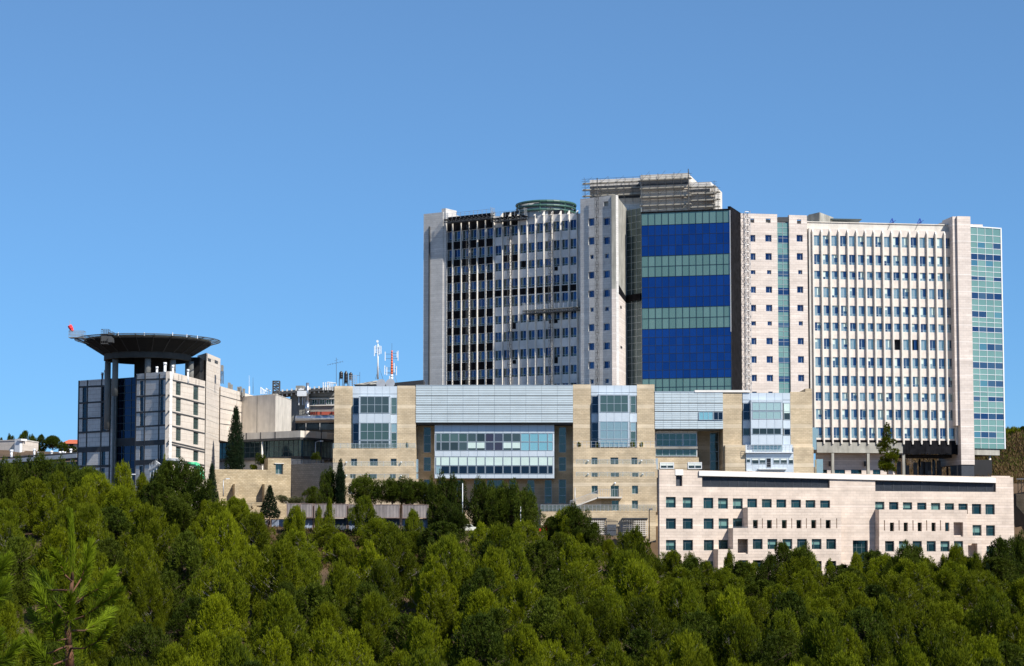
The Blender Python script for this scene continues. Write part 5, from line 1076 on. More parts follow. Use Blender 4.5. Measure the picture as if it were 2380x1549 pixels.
    m.build('duct','silver',T)
    m=MB(); c=F.px(*z5(677,500),1)[0]; m.tube(F.P(c,zz(F,677,632,1),1),F.P(c,zz(F,677,545,1),1),.62,n=14); m.tube(F.P(c,zz(F,677,545,1),1),F.P(c,zz(F,677,404,1),1),.36,n=14); m.build('flue_pipe','silver',T,True)
    m=MB(); m.pb(F,rc(z5,602,462,668,500),-.5,1.4); m.pb(F,rc(z5,612,446,650,462),-.2,1.1); 
    for x in (612,640,655): m.pb(F,rc(z5,x,500,x+5,565),.2,.5)
    m.build('roof_unit','white_metal',T)
    m=MB()
    for k,x in enumerate((337,346,356,366,376,388,400)): a=at(*z5(x,486),478); b=at(*z5(x,436+(k*7)%22),478); m.tube((a.x,478,a.z),(a.x,478,b.z),.09,n=5); m.tube((a.x,478,b.z),(a.x+.35,478,b.z-.3),.1,n=5)
    m.build('vent_pipe','white_metal',T)
    m=MB()
    for x in (790,806,820,833,846): a=at(*z5(x,442),481); b=at(*z5(x,400),481); m.tube((a.x,481,a.z-.5),(a.x,481,b.z),.12,n=6)
    for x,y in ((820,400),(846,404)): a=at(*z5(x,y),481); m.tube((a.x,481,a.z),(a.x+1.3,481,a.z-.1),.12,n=6); m.tube((a.x+1.3,481,a.z-.1),(a.x+1.3,481,a.z-2),.1,n=6)
    m.build('vent_pipe','white_metal',T)
    # hip roof pavilion and dark long slab
    T=thing('roof_pavilion','low concrete hipped pavilion carrying the antenna masts above the left glazed bay','building',(at(*z5(1140,410),478).x,478,30))
    a=at(*z5(1010,416),476); b=at(*z5(1262,416),476); p=at(*z5(1165,378),476); p2=at(*z5(1215,378),476)
    m=MB(); k=len(m.v); m.v+=[(a.x,476,a.z),(b.x,476,b.z),(b.x,486,b.z),(a.x,486,a.z),(p.x,480,p.z),(p2.x,480,p.z)]; m.f+=[(0,1,5,4),(1,2,5),(2,3,4,5),(3,0,4)]; m.m+=[0]*4; m.build('roof','concrete',T)
    m=MB(); m.box(a.x+.3,b.x-.3,476.3,485.7,a.z-14,a.z-.01); m.build('wall','grey_concrete',T)
    T=thing('flat_roof_hall','dark flat roof edge showing between the antenna masts and the tower','building',(at(*z5(1410,410),476).x,476,30))
    a=at(*z5(1300,404),476); b=at(*z5(1517,392),472); m=MB(); m.hexa([(a.x,476,a.z-1),(b.x,472,b.z-1),(b.x,480,b.z-1),(a.x,484,a.z-1),(a.x,476,a.z),(b.x,472,b.z+.3),(b.x,480,b.z+.3),(a.x,484,a.z)]); m.build('roof','dark_joint',T)
    m=MB(); m.box(a.x+.5,b.x-.3,477,482,a.z-12,a.z-1.01); m.build('wall','grey_concrete',T)
glass('teal_dark',(.03,.06,.07),(.05,.10,.11),.6,.08); glass('pale_dark',(.2,.28,.26),(.28,.37,.34),.3,.15)  # second glass is paler: sunlight on the right face put into its colour
stone('dark_wall_stone',(.30,.27,.23),(.24,.215,.18),(.15,.14,.12),.8,.4)  # darker copy of the wall stone, the shade is painted into it
rear_blocks()
def antennas():
    # yagi
    a=at(*z5(886,415),478); T=thing('television_antenna','thin yagi television antenna left of the black water tanks','antenna',(a.x,478,a.z))
    b=at(*z5(886,222),478); m=MB(); m.tube(a,b,.06,.04,n=5); m.build('mast','steel',T)
    m=MB(); q=at(*z5(886,262),478); m.tube((q.x-2.0,478,q.z-.4),(q.x+1.5,478,q.z+.4),.03,n=4)
    for k in range(7): x=q.x-2+k*.58; zc=q.z-.4+k*.13; m.tube((x,477.2-.1*k,zc),(x,478.8+.1*k,zc),.02,n=4); m.tube((x,478,zc-.2),(x,478,zc+.2),.02,n=4)
    q=at(*z5(884,235),478); m.tube((q.x-.4,478,q.z-.3),(q.x+.5,478,q.z),.03,n=4); m.build('boom','steel',T)
    for k,(x0,x1,y0,y1) in enumerate(((906,935,320,372),(941,970,318,405),(976,1004,328,380))):
        u0,v0=z5(x0,y0); u1,v1=z5(x1,y1); a=at((u0+u1)/2,v1,474+k*.6); b=at((u0+u1)/2,v0,474+k*.6); r=(u1-u0)/2/FP*474; h=b.z-a.z
        T=thing('water_tank',('black plastic water tank on stand, leftmost of three','tallest black plastic water tank, in the middle of three','black plastic water tank on stand, rightmost of three')[k],'water tank',a,'black water tanks on the roof')
        m=MB(); m.lathe((a.x,a.y,a.z),[(0,0),(r,.05),(r,h*.25),(r*.93,h*.28),(r,h*.32),(r,h*.55),(r*.93,h*.58),(r,h*.62),(r,h*.8),(r*.4,h*.93),(r*.4,h),(0,h)],18); m.build('tank','black_plastic',T,True)
        m=MB()
        for dx in (-r*.9,r*.9):
            for dy in (-r*.8,r*.8): m.tube((a.x+dx,a.y+dy,a.z-3),(a.x+dx,a.y+dy,a.z+.05),.07,n=4)
        m.tube((a.x-r,a.y,a.z-.1),(a.x+r,a.y,a.z-.1),.09,n=4); m.build('stand','steel',T)
    a=at(*z5(1005,415),474); T=thing('tank_ladder','small grey cage ladder beside the black water tanks','ladder',(a.x,474,a.z)); m=MB(); b=at(*z5(1005,350),474)
    for dx in (-.9,-.3,.3,.9): m.tube((a.x+dx,474,a.z),(a.x+dx,474,b.z),.05,n=4)
    for k in range(6): zc=a.z+(b.z-a.z)*k/5; m.tube((a.x-.9,474,zc),(a.x+.9,474,zc),.05,n=4)
    m.build('rungs','light_steel',T); m=MB(); m.tube((a.x+1.6,474,a.z),(a.x+1.6,474,b.z+.8),.05,n=4); m.tube((a.x+.9,474,b.z),(a.x+1.6,474,b.z),.05,n=4); m.build('handrail','steel',T)
    def cell(xm,yb,yt,mt,lab,groups,dish=False,tip=None):
        a=at(*z5(xm,yb),474); b=at(*z5(xm,yt),474); T=thing('cell_mast',lab,'antenna mast',(a.x,474,a.z),'cellular antenna masts')
        m=MB(); n=6
        if mt=='two':
            for k in range(n*2): za=a.z+(b.z-a.z)*k/(2*n); zb_=a.z+(b.z-a.z)*(k+1)/(2*n); m.tube((a.x,474,za),(a.x,474,zb_),.34-.015*k,n=8,m=1 if k<3 else 0)
            m.build('pole',['orange_paint','white_metal'],T,True)
        else: m.tube((a.x,474,a.z),(a.x,474,b.z),.24,.12,n=10); m.build('pole',mt,T,True)
        for (x,y0,y1) in groups:
            u,v0=z5(x,y0); _,v1=z5(x,y1); p=at(u,v1,474); q=at(u,v0,474); m=MB(); m.box(p.x-.09,p.x+.09,473.6,473.8,p.z,q.z); o=m.build('antenna_panel','white_metal',T)
            
            for f in (.25,.75): m=MB(); zc=p.z+(q.z-p.z)*f; m.tube((a.x,474,zc),(p.x,473.9,zc),.05,n=4); m.build('bracket','steel',o)
        if dish:
            p=at(*z5(1180,108),474); m=MB(); m.tube((p.x,474,p.z),(p.x+.15,473.5,p.z+.1),.06,.3,n=12); m.tube((a.x,474,b.z),(p.x,474,p.z),.06); m.build('dish','drum',T)
        for p0,p1 in (((xm+8,yb-90),(xm+38,yb)),((xm+1,yb-60),(xm-18,yb))):
            m=MB(); m.tube(at(*z5(*p0),474),at(*z5(*p1),475),.05,n=4); m.build('stay','light_steel',T)
        if tip: m=MB(); m.tube((a.x,474,b.z),(a.x,474,at(*z5(xm,tip),474).z),.04,n=4); m.build('spike','steel',T)
    cell(1186,378,122,'white_metal','white antenna mast with a ring of panels and a small dish',[(1163,138,212),(1172,132,190),(1200,135,200),(1210,138,195)],True)
    cell(1287,402,170,'two','orange and white antenna mast with two tiers of white panels',[(1240,180,245),(1333,172,245),(1326,180,222),(1237,280,345),(1252,290,350),(1305,262,330),(1322,285,350),(1272,355,395)],False,118)
    for x,y,lab in ((1213,414,'round white dish lying low in front of the concrete pavilion'),(1280,412,'second pale dish at the foot of the orange mast')):
        p=at(*z5(x,y),472); T=thing('satellite_dish',lab,'satellite dish',(p.x,472,p.z-.8),'satellite dishes'); m=MB(); m.tube((p.x,472,p.z),(p.x-.1,471.5,p.z+.1),.25,1.1,n=16); m.build('dish','light_steel',T); m=MB(); m.tube((p.x,472,p.z-1),(p.x,472,p.z),.08); m.build('post','steel',T)
    # thin white whip and lattice
    for x,y0,y1,Y,lab in ((255,350,484,474,'thin white whip antenna on a short post left of the roof clutter'),(283,365,484,474,'dark whip antenna just right of the white one')):
        a=at(*z5(x,y1),Y); b=at(*z5(x,y0),Y); c=at(*z5(x,430),Y); T=thing('whip_antenna',lab,'antenna',a,'whip antennas'); m=MB(); m.tube(a,c,.2 if x==255 else .06,n=6); m.build('post','white_metal' if x==255 else 'steel',T); m=MB(); m.tube(c,b,.05,.03,n=4); m.build('whip','white_metal' if x==255 else 'steel',T)
    p=at(*z5(451,486),476); b=at(*z5(451,392),476); T=lattice('lattice_antenna',p,b.z-p.z,1.5,'short dark lattice antenna tower on the old roof','antenna tower',r=.14,nb=5)
    # right of the heli tower small pole
antennas()
def rib_container(u0,u1,v0,v1,Y,mt,lab,rib=.28,dep=2.4,side='container_grey'):
    a=at(u0,v1,Y); b=at(u1,v0,Y); T=thing('shipping_container',lab,'container',((a.x+b.x)/2,Y+dep/2,a.z),'shipping containers above the forest')
    x0,x1,za,zb=a.x,b.x,a.z,b.z; n=max(3,round((x1-x0-.2)/rib)); m=MB()
    w_=(x1-x0-.24)/n
    for i in range(n):
        xa=x0+.12+i*w_; pr=[(xa,Y+.07),(xa+w_*.18,Y+.07),(xa+w_*.34,Y+.0),(xa+w_*.66,Y+.0),(xa+w_*.82,Y+.07),(xa+w_,Y+.07)]
        for p,q in zip(pr,pr[1:]): m.face([(p[0],p[1],za+.12),(q[0],q[1],za+.12),(q[0],q[1],zb-.1),(p[0],p[1],zb-.1)])
    m.box(x0+.05,x1-.05,Y+.09,Y+dep,za+.05,zb-.02); m.build('wall',mt,T)
    f=MB(); f.box(x0,x0+.12,Y-.03,Y+.12,za,zb); f.box(x1-.12,x1,Y-.03,Y+.12,za,zb); f.box(x0+.12,x1-.12,Y-.02,Y+.11,za,za+.12); f.box(x0+.12,x1-.12,Y-.02,Y+.11,zb-.1,zb); f.box(x0,x0+.12,Y+.12,Y+dep,zb-.1,zb+.01); f.box(x1-.12,x1,Y+.12,Y+dep,zb-.1,zb+.01); f.build('frame','frame_rust',T)
mat('frame_rust',(.24,.17,.15),.7,.3,1)
up=[(525,620,'first narrow end-on container of the upper row, left end'),(622,716,'second narrow end-on container of the upper row'),(724,964,'long container in the upper row behind the thin pines'),(972,1135,'container in the upper row partly behind the bushy pine'),(1150,1344,'long container just left of the dark gap in the upper row'),(1362,1552,'rightmost container of the upper row')]
for i,(x0,x1,l) in enumerate(up): u0,v0=z5(x0,1276+i*2); u1,v1=z5(x1,1378+i*1.3); rib_container(u0,u1,v0,v1,396,'container_grey','grey corrugated '+l)
for i,(x0,x1) in enumerate(((520,716),(724,964),(972,1190),(1196,1344),(1362,1552))): u0,v0=z5(x0,1388); u1,v1=z5(x1,1478); rib_container(u0,u1,v0,v1,397,'container_dark' if i%2 else 'container_blue','%s container of the lower row under the grey upper containers'%('leftmost','second','middle','fourth','rightmost')[i])
for i,(x0,x1,mt,l) in enumerate(((-80,50,'container_rust','rust red container at the far left of the lower row'),(55,103,'container_blue','narrow pale blue container between two rust red ones'),(106,160,'container_rust','narrow rust red container with doors next to the pale blue one'),(168,272,'container_blue','pale blue striped container half behind the young cypress'),(277,390,'container_grey','pinkish grey corrugated container left of the dark gap in the lower row'),(412,512,'container_blue','blue grey container right of the dark gap in the lower row'))): u0,v0=z5(x0,1390); u1,v1=z5(x1,1480); rib_container(u0,u1,v0,v1,397.5,mt,l)
# ---------- far left buildings ----------
T=thing('cream_house','cream flat-roofed building with white roof duct at the left edge of the photo','building',(at(*zD(100,240),520).x,520,20))
A=PL(-30,524); Cn=PL(zD(150,0)[0],518); B=PL(zD(243,0)[0],530); F=Fac(A,Cn); F2=Fac(Cn,B); zt=F.px(*zD(140,156))[1]; zb=F.px(*zD(140,262))[1]-2
m=MB(); m.prism([A,Cn,B,(B[0]-4,B[1]+8),(A[0],A[1]+16)],zb,zt); m.build('wall','cream_panel',T)
m=MB(); m.pb(F,rc(zD,90,146,122,245),-.5,.9); m.pb(F,rc(zD,66,212,84,250),-.5,.9); m.pb(F,rc(zD,110,146,130,158),-1,1.2); m.build('roof_unit','white_metal',T)
m=MB(); m.fb(F,0,F.L,zt,zt+.25,-1,.1); m.fb(F2,0.1,F2.L,zt,zt+.25,-1,.1); m.build('coping','light_concrete',T); m=MB(); m.pb(F2,rc(zD,208,208,222,240),0,.05); m.build('window','win_dark',T)
T=thing('roofed_walkway_hall','long low hall with thin pale roof edge and a row of white roof vents','building',(at(*zD(240,290),470).x,470,14))
F=Fac(PL(-30,478),PL(183,462)); zt=F.px(*zD(440,252))[1]; 
m=MB(); sband(m,F,zD(0,286),zD(474,250),.9,-6,1,dm=1); m.build('roof','light_steel',T); m=MB(); sband(m,F,zD(0,262),zD(474,232),.25,-6,-3,dm=-3); m.build('roof_edge','dark_joint',T)
m=MB(); m.fb(F,0,F.L,5,F.px(*zD(10,300))[1],-6,-.3); m.build('wall','blue_dark',T); m=MB(); s=F.px(*zD(439,280),.5)[0]; m.tube(F.P(s,5,.5),F.P(s,zt-.5,.5),.15,n=8); m.build('column','light_steel',T)
for i,(x,y0,y1,w_) in enumerate(((70,214,250,8),(212,208,246,6),(236,226,246,4),(318,220,252,8),(370,224,246,7),(388,222,246,5),(402,226,246,4),(437,208,244,7))):
    a=at(*zD(x,y1+10),474); b=at(*zD(x,y0),474); m=MB(); r=w_*.64372/1.709/FP*474; m.tube(a,b-Vector((0,0,.5)),r,n=8); m.tube(b-Vector((0,0,.5)),b,r*1.3,n=8); m.build('roof_vent','white_metal',T,True)
T=thing('red_roof_house','small house with bright orange red tiled hip roof left of the helipad building','house',(at(*zD(425,190),560).x,565,18))
a=at(*zD(370,176),560); b=at(*zD(500,176),560); p=at(*zD(395,152),560); q=at(*zD(470,152),560); m=MB(); k=0
m.v+=[(a.x,560,a.z),(b.x,560,a.z),(b.x,572,a.z),(a.x,572,a.z),(p.x,566,p.z+.3),(q.x,566,p.z+.3)]; m.f+=[(0,1,5,4),(1,2,5),(2,3,4,5),(3,0,4)]; m.m+=[0]*4; m.build('roof','red_roof',T)
m=MB(); m.box(a.x+.8,b.x-.8,560.8,571,a.z-5,a.z-.02); m.build('wall','cream_panel',T)
for x in (410,440): m=MB(); c=at(*zD(x,186),560.7); m.box(c.x-.5,c.x+.5,560.7,560.79,c.z-.8,c.z+.5); m.build('window','win_dark',T)
# ---------- trees ----------
rnd=random.Random(11)
def leaf(m,p,d,l,w,mi=0):
    x=d.cross(Vector((rnd.uniform(-1,1),rnd.uniform(-1,1),rnd.uniform(-1,1))))
    if x.length<1e-4: return
    x=x.normalized()*w*.5; k=len(m.v); q=p+d*(l*.4)
    m.v+=[tuple(p),tuple(q+x),tuple(p+d*l),tuple(q-x)]; m.f.append((k,k+1,k+2,k+3)); m.m.append(mi)
def crown(m,lobes,dens,l,w,up=.5,k3=3):
    for c,rx,rz in lobes:
        n=int(dens*rx*(rx+rz))
        for i in range(n):
            t=rnd.uniform(0,6.283); z=rnd.uniform(-.75,1); s=math.sqrt(1-z*z); rr=rnd.uniform(.72,1.12)
            if rnd.random()<.25: rr*=rnd.uniform(.5,.9)
            nrm=Vector((s*math.cos(t),s*math.sin(t),z)); p=c+Vector((nrm.x*rx*rr,nrm.y*rx*rr,nrm.z*rz*rr))
            for j in range(k3):
                d=(nrm+Vector((rnd.uniform(-.6,.6),rnd.uniform(-.6,.6),rnd.uniform(-.4,.6)+up))).normalized()
                leaf(m,p,d,l*rnd.uniform(.6,1.3),w*rnd.uniform(.7,1.3))
def limbs(m,lobes,h,r,bend=.4,mi=0):
    pts=[Vector((0,0,-1.0))]; n=7
    for i in range(1,n+1): t=i/n; pts.append(Vector((rnd.uniform(-1,1)*bend*t,rnd.uniform(-1,1)*bend*t,h*.92*t)))
    m.path(pts,[r*(1-.82*i/n) for i in range(n+1)],7,mi)
    for c,rx,rz in lobes:
        zc=max(h*.15,c.z-rz*.4-Vector((c.x,c.y,0)).length*.45); i=min(n-1,int(zc/(h*.92)*n)); b=pts[i]+(pts[i+1]-pts[i])*(zc/(h*.92)*n-i)
        mid=(b+c)/2+Vector((rnd.uniform(-.2,.2),rnd.uniform(-.2,.2),-.15)); m.path([b,mid,c],[r*.32,r*.22,r*.08],5,mi)
        for q in range(2 if rnd.random()<.6 else 3): m.tube(mid,c+Vector((rnd.uniform(-1,1)*rx,rnd.uniform(-1,1)*rx,rnd.uniform(-.2,.8)*rz)),r*.12,r*.04,4,mi,False)
PROTO={}
def proto(key,name,cm,bm_,lobes,h,W_,dens,l,w,up=.5,r=.18,k3=3):
    c=MB(); crown(c,lobes,dens,l,w,up,k3); t=MB(); limbs(t,lobes,h,r)
    o=bpy.data.objects.new(name,None); o.empty_display_size=.5
    cr=c.build('crown',cm,None); tr=t.build('trunk',bm_,None); 
    PROTO[key]=(cr.data,tr.data,h,W_,name)
    for x in (cr,tr): bpy.data.objects.remove(x)
def pine_lobes(h,R_,n,z0=.2,prof='ovate'):
    L=[]; lean=rnd.uniform(-.6,.6); sx=rnd.uniform(.85,1.15); bulge=[rnd.uniform(.6,1.35) for _ in range(5)]
    for i in range(n):
        t=(i+.5)/n; z=h*(z0+(.92-z0)*t); a=i*2.4+rnd.uniform(-.9,.9)
        pr={'ovate':math.sin(math.pi*(.27+.68*t))**.75,'cone':math.sin(math.pi*(.34+.63*t))**.95,'round':math.sin(math.pi*(.16+.74*t))**.55}[prof]
        rr=R_*pr*rnd.choice((rnd.uniform(.2,.7),rnd.uniform(.6,1.08)))*bulge[int((a/1.2566)%5)]
        s_=rnd.uniform(.45,1.5)*R_*.155*(1-.25*t)+.06; L.append((Vector((rr*math.cos(a)*sx+lean*t,rr*math.sin(a)/sx,z+rnd.uniform(-.6,.5))),s_,s_*rnd.uniform(1.4,2.8)))
    for q in range(17):
        a=rnd.uniform(0,6.28); rr=R_*rnd.uniform(0,.75); L.append((Vector((rr*math.cos(a)+lean,rr*math.sin(a),h*(1.0-.42*(rr/R_)**1.2)-.6)),rnd.uniform(.16,.34),rnd.uniform(.8,1.5)))
    return L
for i in range(7):
    h=(10,9.5,11,9,10.5,10,9.5)[i]; Rr=(3.9,4.2,3.6,4.3,3.4,4,3.8)[i]
    proto('pine%d'%i,'pine_tree','pine_leaf','bark_grey',pine_lobes(h,Rr,(78,86,70,90,66,80,74)[i],.08,'ovate' if i not in (2,4) else 'cone'),h,Rr*2,150,.46,.062,1.15)
proto('dark0','pine_tree','pine_green','bark',pine_lobes(12,4.3,76,.06,'ovate'),12,8.6,120,.44,.09,.8,.24); proto('dark1','pine_tree','pine_green','bark',pine_lobes(12,4.6,80,.05,'round'),12,9.2,120,.44,.09,.8,.24)
proto('ball0','umbrella_pine','pine_green','bark',pine_lobes(8,4.2,64,.14,'round'),8,8.6,130,.38,.09,.6,.18); proto('ball1','umbrella_pine','pine_green','bark',pine_lobes(8,4.4,70,.2,'round'),8,9,130,.38,.09,.6,.18)
def umb_lobes(h,R_,n):
    L=[]
    for i in range(n):
        rr=R_*.82*math.sqrt((i+.5)/n); a=i*2.4; s=R_*.27*rnd.uniform(.8,1.2); L.append((Vector((rr*math.cos(a),rr*math.sin(a),h-s-(rr/R_)**2*h*.36+rnd.uniform(-.3,.2))),s,s*.85))
    for i in range(int(n*1.2)): a=i*2.4+1; rr=R_*rnd.uniform(.35,.85); L.append((Vector((rr*math.cos(a),rr*math.sin(a),h*rnd.uniform(.32,.62))),R_*.24,R_*.24))
    return L
proto('umb0','umbrella_pine','pine_green','bark',umb_lobes(8.5,4.4,22),8.5,8.8,115,.36,.10,.6,.2); proto('umb1','umbrella_pine','pine_green','bark',umb_lobes(9,5,26),9,10,115,.36,.10,.6,.22)
proto('cyp0','cypress_tree','cypress_leaf','bark',[(Vector((rnd.uniform(-.15,.15),rnd.uniform(-.15,.15),.6+i*.62)),(.72 if i<9 else .72*(16-i)/7)*rnd.uniform(.9,1.1)+.08,.8) for i in range(15)],10,1.7,330,.3,.08,1.6,.12)
Lc=[]
for i in range(46):
    t=i/46; a=i*2.4; rr=2.15*(1-t**1.5)*rnd.uniform(.45,.85)*(.75+.25*min(1,t*4)); Lc.append((Vector((rr*math.cos(a),rr*math.sin(a),.8+t*12.2)),.85*(1-.62*t)+.05,1.5*(1-.4*t)))
proto('cyp1','cypress_tree','cypress_leaf','bark',Lc,14,5.2,150,.34,.09,1.4,.25)
Lc=[]
for i in range(60):
    t=i/60; a=i*2.4; rr=2.6*(1-t)*rnd.uniform(.6,1); Lc.append((Vector((rr*math.cos(a),rr*math.sin(a),.6+t*7.2)),.62*(1-.55*t),.35))
proto('cedar','cedar_tree','cypress_leaf','bark',Lc,8.3,6,330,.26,.08,.1,.16)
Lc=[(Vector((rnd.uniform(-1.7,1.7)*(1-i/31)+.15,rnd.uniform(-1.5,1.5)*(1-i/31),1.5+i*.34)),.62*(1.25-i/34)*rnd.uniform(.7,1.3),.6) for i in range(30)]
proto('thin','conifer_tree','pine_leaf','bark',Lc,12.3,4,200,.34,.1,.6,.13)
proto('bush','shrub','pine_leaf','bark_grey',[(Vector((rnd.uniform(-1,1),rnd.uniform(-1,1),rnd.uniform(.5,1.5))),rnd.uniform(.5,.8),rnd.uniform(.5,.8)) for i in range(9)],2.2,3.2,170,.28,.09,.6,.06)
proto('round','round_tree','pine_green','bark',[(Vector((rnd.uniform(-.8,.8),rnd.uniform(-.8,.8),2.2+rnd.uniform(-.5,.9))),.6,.6) for i in range(10)],3.6,3,260,.22,.08,.3,.08)
proto('olive','olive_tree','olive_leaf','bark_grey',[(Vector((rnd.uniform(-1.8,1.8),rnd.uniform(-1.8,1.8),rnd.uniform(1.5,3.6))),.9,.8) for i in range(14)],4.4,5.2,120,.3,.09,.4,.12)
def place(key,x,y,zb,H,Wd,label=None,group=None,cat=None):
    cm,tm,h,w0,nm=PROTO[key]; o=bpy.data.objects.new(nm,None); C.objects.link(o); o.location=(x,y,zb); o.empty_display_size=.5
    o.rotation_euler=(0,0,rnd.uniform(0,6.28)); o.scale=(Wd/w0,Wd/w0,H/h)
    for n_,me in (('crown',cm),('trunk',tm)): c=bpy.data.objects.new(n_,me); C.objects.link(c); c.parent=o
    tag(o,label,cat or {'cypress_tree':'cypress','shrub':'shrub'}.get(nm,'tree'),group); return o
def tree(key,u,v,Y,wpx,label,group=None,vb=None,zb=None):
    p=at(u,v,Y); g=gz(p.x,Y)-.3 if zb is None else zb
    if vb is not None: g=at(u,vb,Y).z
    return place(key,p.x,Y,g,max(1.5,p.z-g),wpx/FP*Y,label,group)
def tz(key,z,x,y,w,Y,label,k,vb=None,zb=None,group=None):
    u,v=z(x,y); return tree(key,u,v,Y,w*k/1.709,label,group,None if vb is None else z(x,vb)[1],zb)
kD,k5,kA,kB,kC,k4=.64372,.54876,.45188,.46477,.63778,.71015
# left plateau
for key,x,y,w,Y,l in (('ball1',40,300,260,404,'broad pine at the left edge below the low long hall'),('ball0',165,300,220,408,'broad pine in front of the white roof vents of the long hall'),('ball1',262,282,260,404,'tallest broad pine in front of the low long hall'),('ball0',400,300,230,406,'broad pine in front of the left corner of the helipad building'),('umb1',540,312,240,402,'rounded dark pine before the left bays of the helipad building')):
    tz(key,zD,x,y,w,Y,l,kD)
for key,x,y,w,Y,l in (('pine0',360,370,210,392,'bright pine in front of the leftmost broad dark pines'),('pine4',762,300,170,396,'thin feathery pine in front of the blue glass strip of the helipad building'),('pine2',880,370,150,398,'slim pine between the feathery pine and the big dark pine group'),('dark0',1015,290,290,392,'big dark pine in front of the right block of the helipad building'),('dark1',1160,310,330,390,'biggest dark pine in front of the helipad stair tower'),('dark0',960,420,250,388,'lower dark pine at the left foot of the big dark pine group'),('pine2',1015,262,60,397,'thin pine tip rising above the big dark pine group'),('dark1',1080,480,330,384,'wide dark pine in front of the big dark pine group'),('pine0',1265,540,150,386,'rounded pine left of the rust red container'),
  ('pine1',620,480,220,392,'bushy pine left of the feathery pine'),('pine3',500,470,240,388,'bushy olive green pine left of centre on the upper slope'),('dark0',300,520,230,386,'dark pine beside the parked cars on the left')):
    tz(key,zD,x,y,w,Y,l,kD)
tz('cyp1',zD,1308,290,130,400,'dark ragged cypress left of the retaining wall',kD)
tz('cyp1',z5,160,560,180,436,'large dark cypress rising behind the retaining wall',k5,vb=1060)
tz('round',z5,346,918,100,434,'small round tree on the terrace behind the retaining wall',k5,vb=1045)
tz('bush',z5,285,985,60,434,'low bush next to the round tree on the retaining wall terrace',k5,vb=1045)
tz('round',z5,745,905,90,427,'small dark round tree on top of the shaded wall',k5,vb=1000)
tz('cyp0',z5,917,958,62,408,'slim dark cypress in front of the left terraces of the beige building',k5,vb=1300)
tz('cyp0',z5,116,1250,34,392,'young slim cypress in front of the pale blue container',k5)
tz('cedar',z5,405,1140,195,398,'dark conical cedar in front of the retaining wall',k5,vb=1400)
for key,x,y,w,Y,l in (('ball0',835,1048,190,410,'grey green pine against the shaded wall'),('dark0',715,1155,130,408,'small pine left of the grey green one against the shaded wall'),('ball0',1095,1088,286,410,'round-topped pine right of the slim dark cypress'),('ball1',1290,1112,325,409,'spreading pine behind the long upper container'),('ball0',1440,1118,286,411,'spreading pine next left of the glass box'),('olive',530,1220,150,402,'pale olive tree left of the upper containers'),('olive',600,1235,100,403,'second olive tree behind the first end-on containers')): tz(key,z5,x,y,w,Y,l,k5,vb=1330 if key=='olive' else 1290)
for key,x,y,w,Y,l in (('ball1',1090,952,325,408,'pine under the left half of the projecting glass box'),('ball0',930,975,195,412,'pine under the left corner of the projecting glass box'),('ball0',1370,985,377,404,'dark umbrella pine under the middle of the projecting glass box'),('ball1',1560,1020,429,402,'wide dark umbrella pine under the right part of the glass box'),('ball0',1730,1050,338,404,'dark pine at the right end of the umbrella pine row'),('dark0',1010,1085,230,395,'bushy pine right of the upper containers'),('dark1',1090,1160,330,391,'large bushy pine beside the white flagpole'),('pine0',330,1110,260,392,'bushy pine in front of the middle of the upper containers'),('pine5',1480,1320,190,388,'bright bush-like pine at the foot of the umbrella pines'),('pine2',745,1210,130,391,'small pine in front of the rightmost upper container'),('dark0',1960,1270,200,392,'small pine beside the lattice screen'),):
    tz(key,zA,x,y,w,Y,l,kA)
for key,x,y,w,Y,l in (('pine4',838,1245,90,391,'tall narrow pine crossing the upper containers'),('pine2',760,1300,80,390,'narrow pine left of the tall narrow one'),('pine3',590,1310,170,390,'bushy pine in front of the end-on containers'),('pine2',215,1250,110,392,'pine sapling before the pale blue striped container'),('pine0',1445,1340,150,389,'pine at the foot of the rightmost upper container')): tz(key,z5,x,y,w,Y,l,k5)
for key,x,y,w,Y,l in (('dark1',175,1150,300,390,'tall dark pine in front of the stair and lattice screens'),('dark0',330,1290,230,388,'dark pine just left of the dark metal gates'),('pine0',470,1440,190,386,'round pine under the dark metal gates'),('dark0',30,1235,150,392,'narrow dark pine left of the tall dark pine by the stair')): tz(key,zB,x,y,w,Y,l,kB)
# in front of the stone building
for key,x,y,w,Y,l in (('pine1',60,642,170,384,'pine covering the lower left corner of the pink stone building'),('pine2',205,622,110,386,'left one of two pointed pines before the pink stone building'),('pine4',300,628,130,387,'right one of two pointed pines before the pink stone building'),('pine0',400,690,150,382,'low pine right of the two pointed pines'),('pine2',545,615,110,387,'pointed pine before the shadowed step of the pink stone building'),('pine3',655,705,150,383,'low round pine before the lowest left windows of the stone building'),('dark0',890,562,230,386,'tall dark bushy pine in front of the middle windows of the stone building'),('dark1',1000,590,190,385,'right half of the tall dark bushy pair before the stone building'),('dark0',790,640,170,383,'dark pine on the left flank of the tall bushy pair'),('pine2',1170,670,100,386,'narrow pine left of the tall central window of the stone building'),('pine4',1245,712,80,387,'small narrow pine left of the central window'),('pine0',1335,640,140,384,'pine in front of the tall central window'),('pine1',1490,770,110,384,'short pine right of the tall central window'),('dark1',1670,582,270,385,'broad dark pine before the right windows of the stone building'),('dark0',1560,650,170,383,'lower left shoulder pine of the broad dark one'),('pine0',1955,592,180,384,'bright pine before the right stepped corner of the stone building'),('pine4',1880,640,110,387,'slim pine left of the bright one at the right stepped corner'),('pine3',2090,645,150,382,'round pine below the right opening of the stone building'),('dark0',2240,535,230,385,'dark pine before the right end of the stone building'),('dark1',2345,525,220,388,'dark pine at the right edge of the photo'),('cyp0',2150,690,40,380,'slim cypress near the right edge of the forest')): tz(key,zC,x,y,w,Y,l,kC)
tree('thin',2061,980,448,62,'ragged bright conifer in front of the base of the right tower wing',vb=1108)
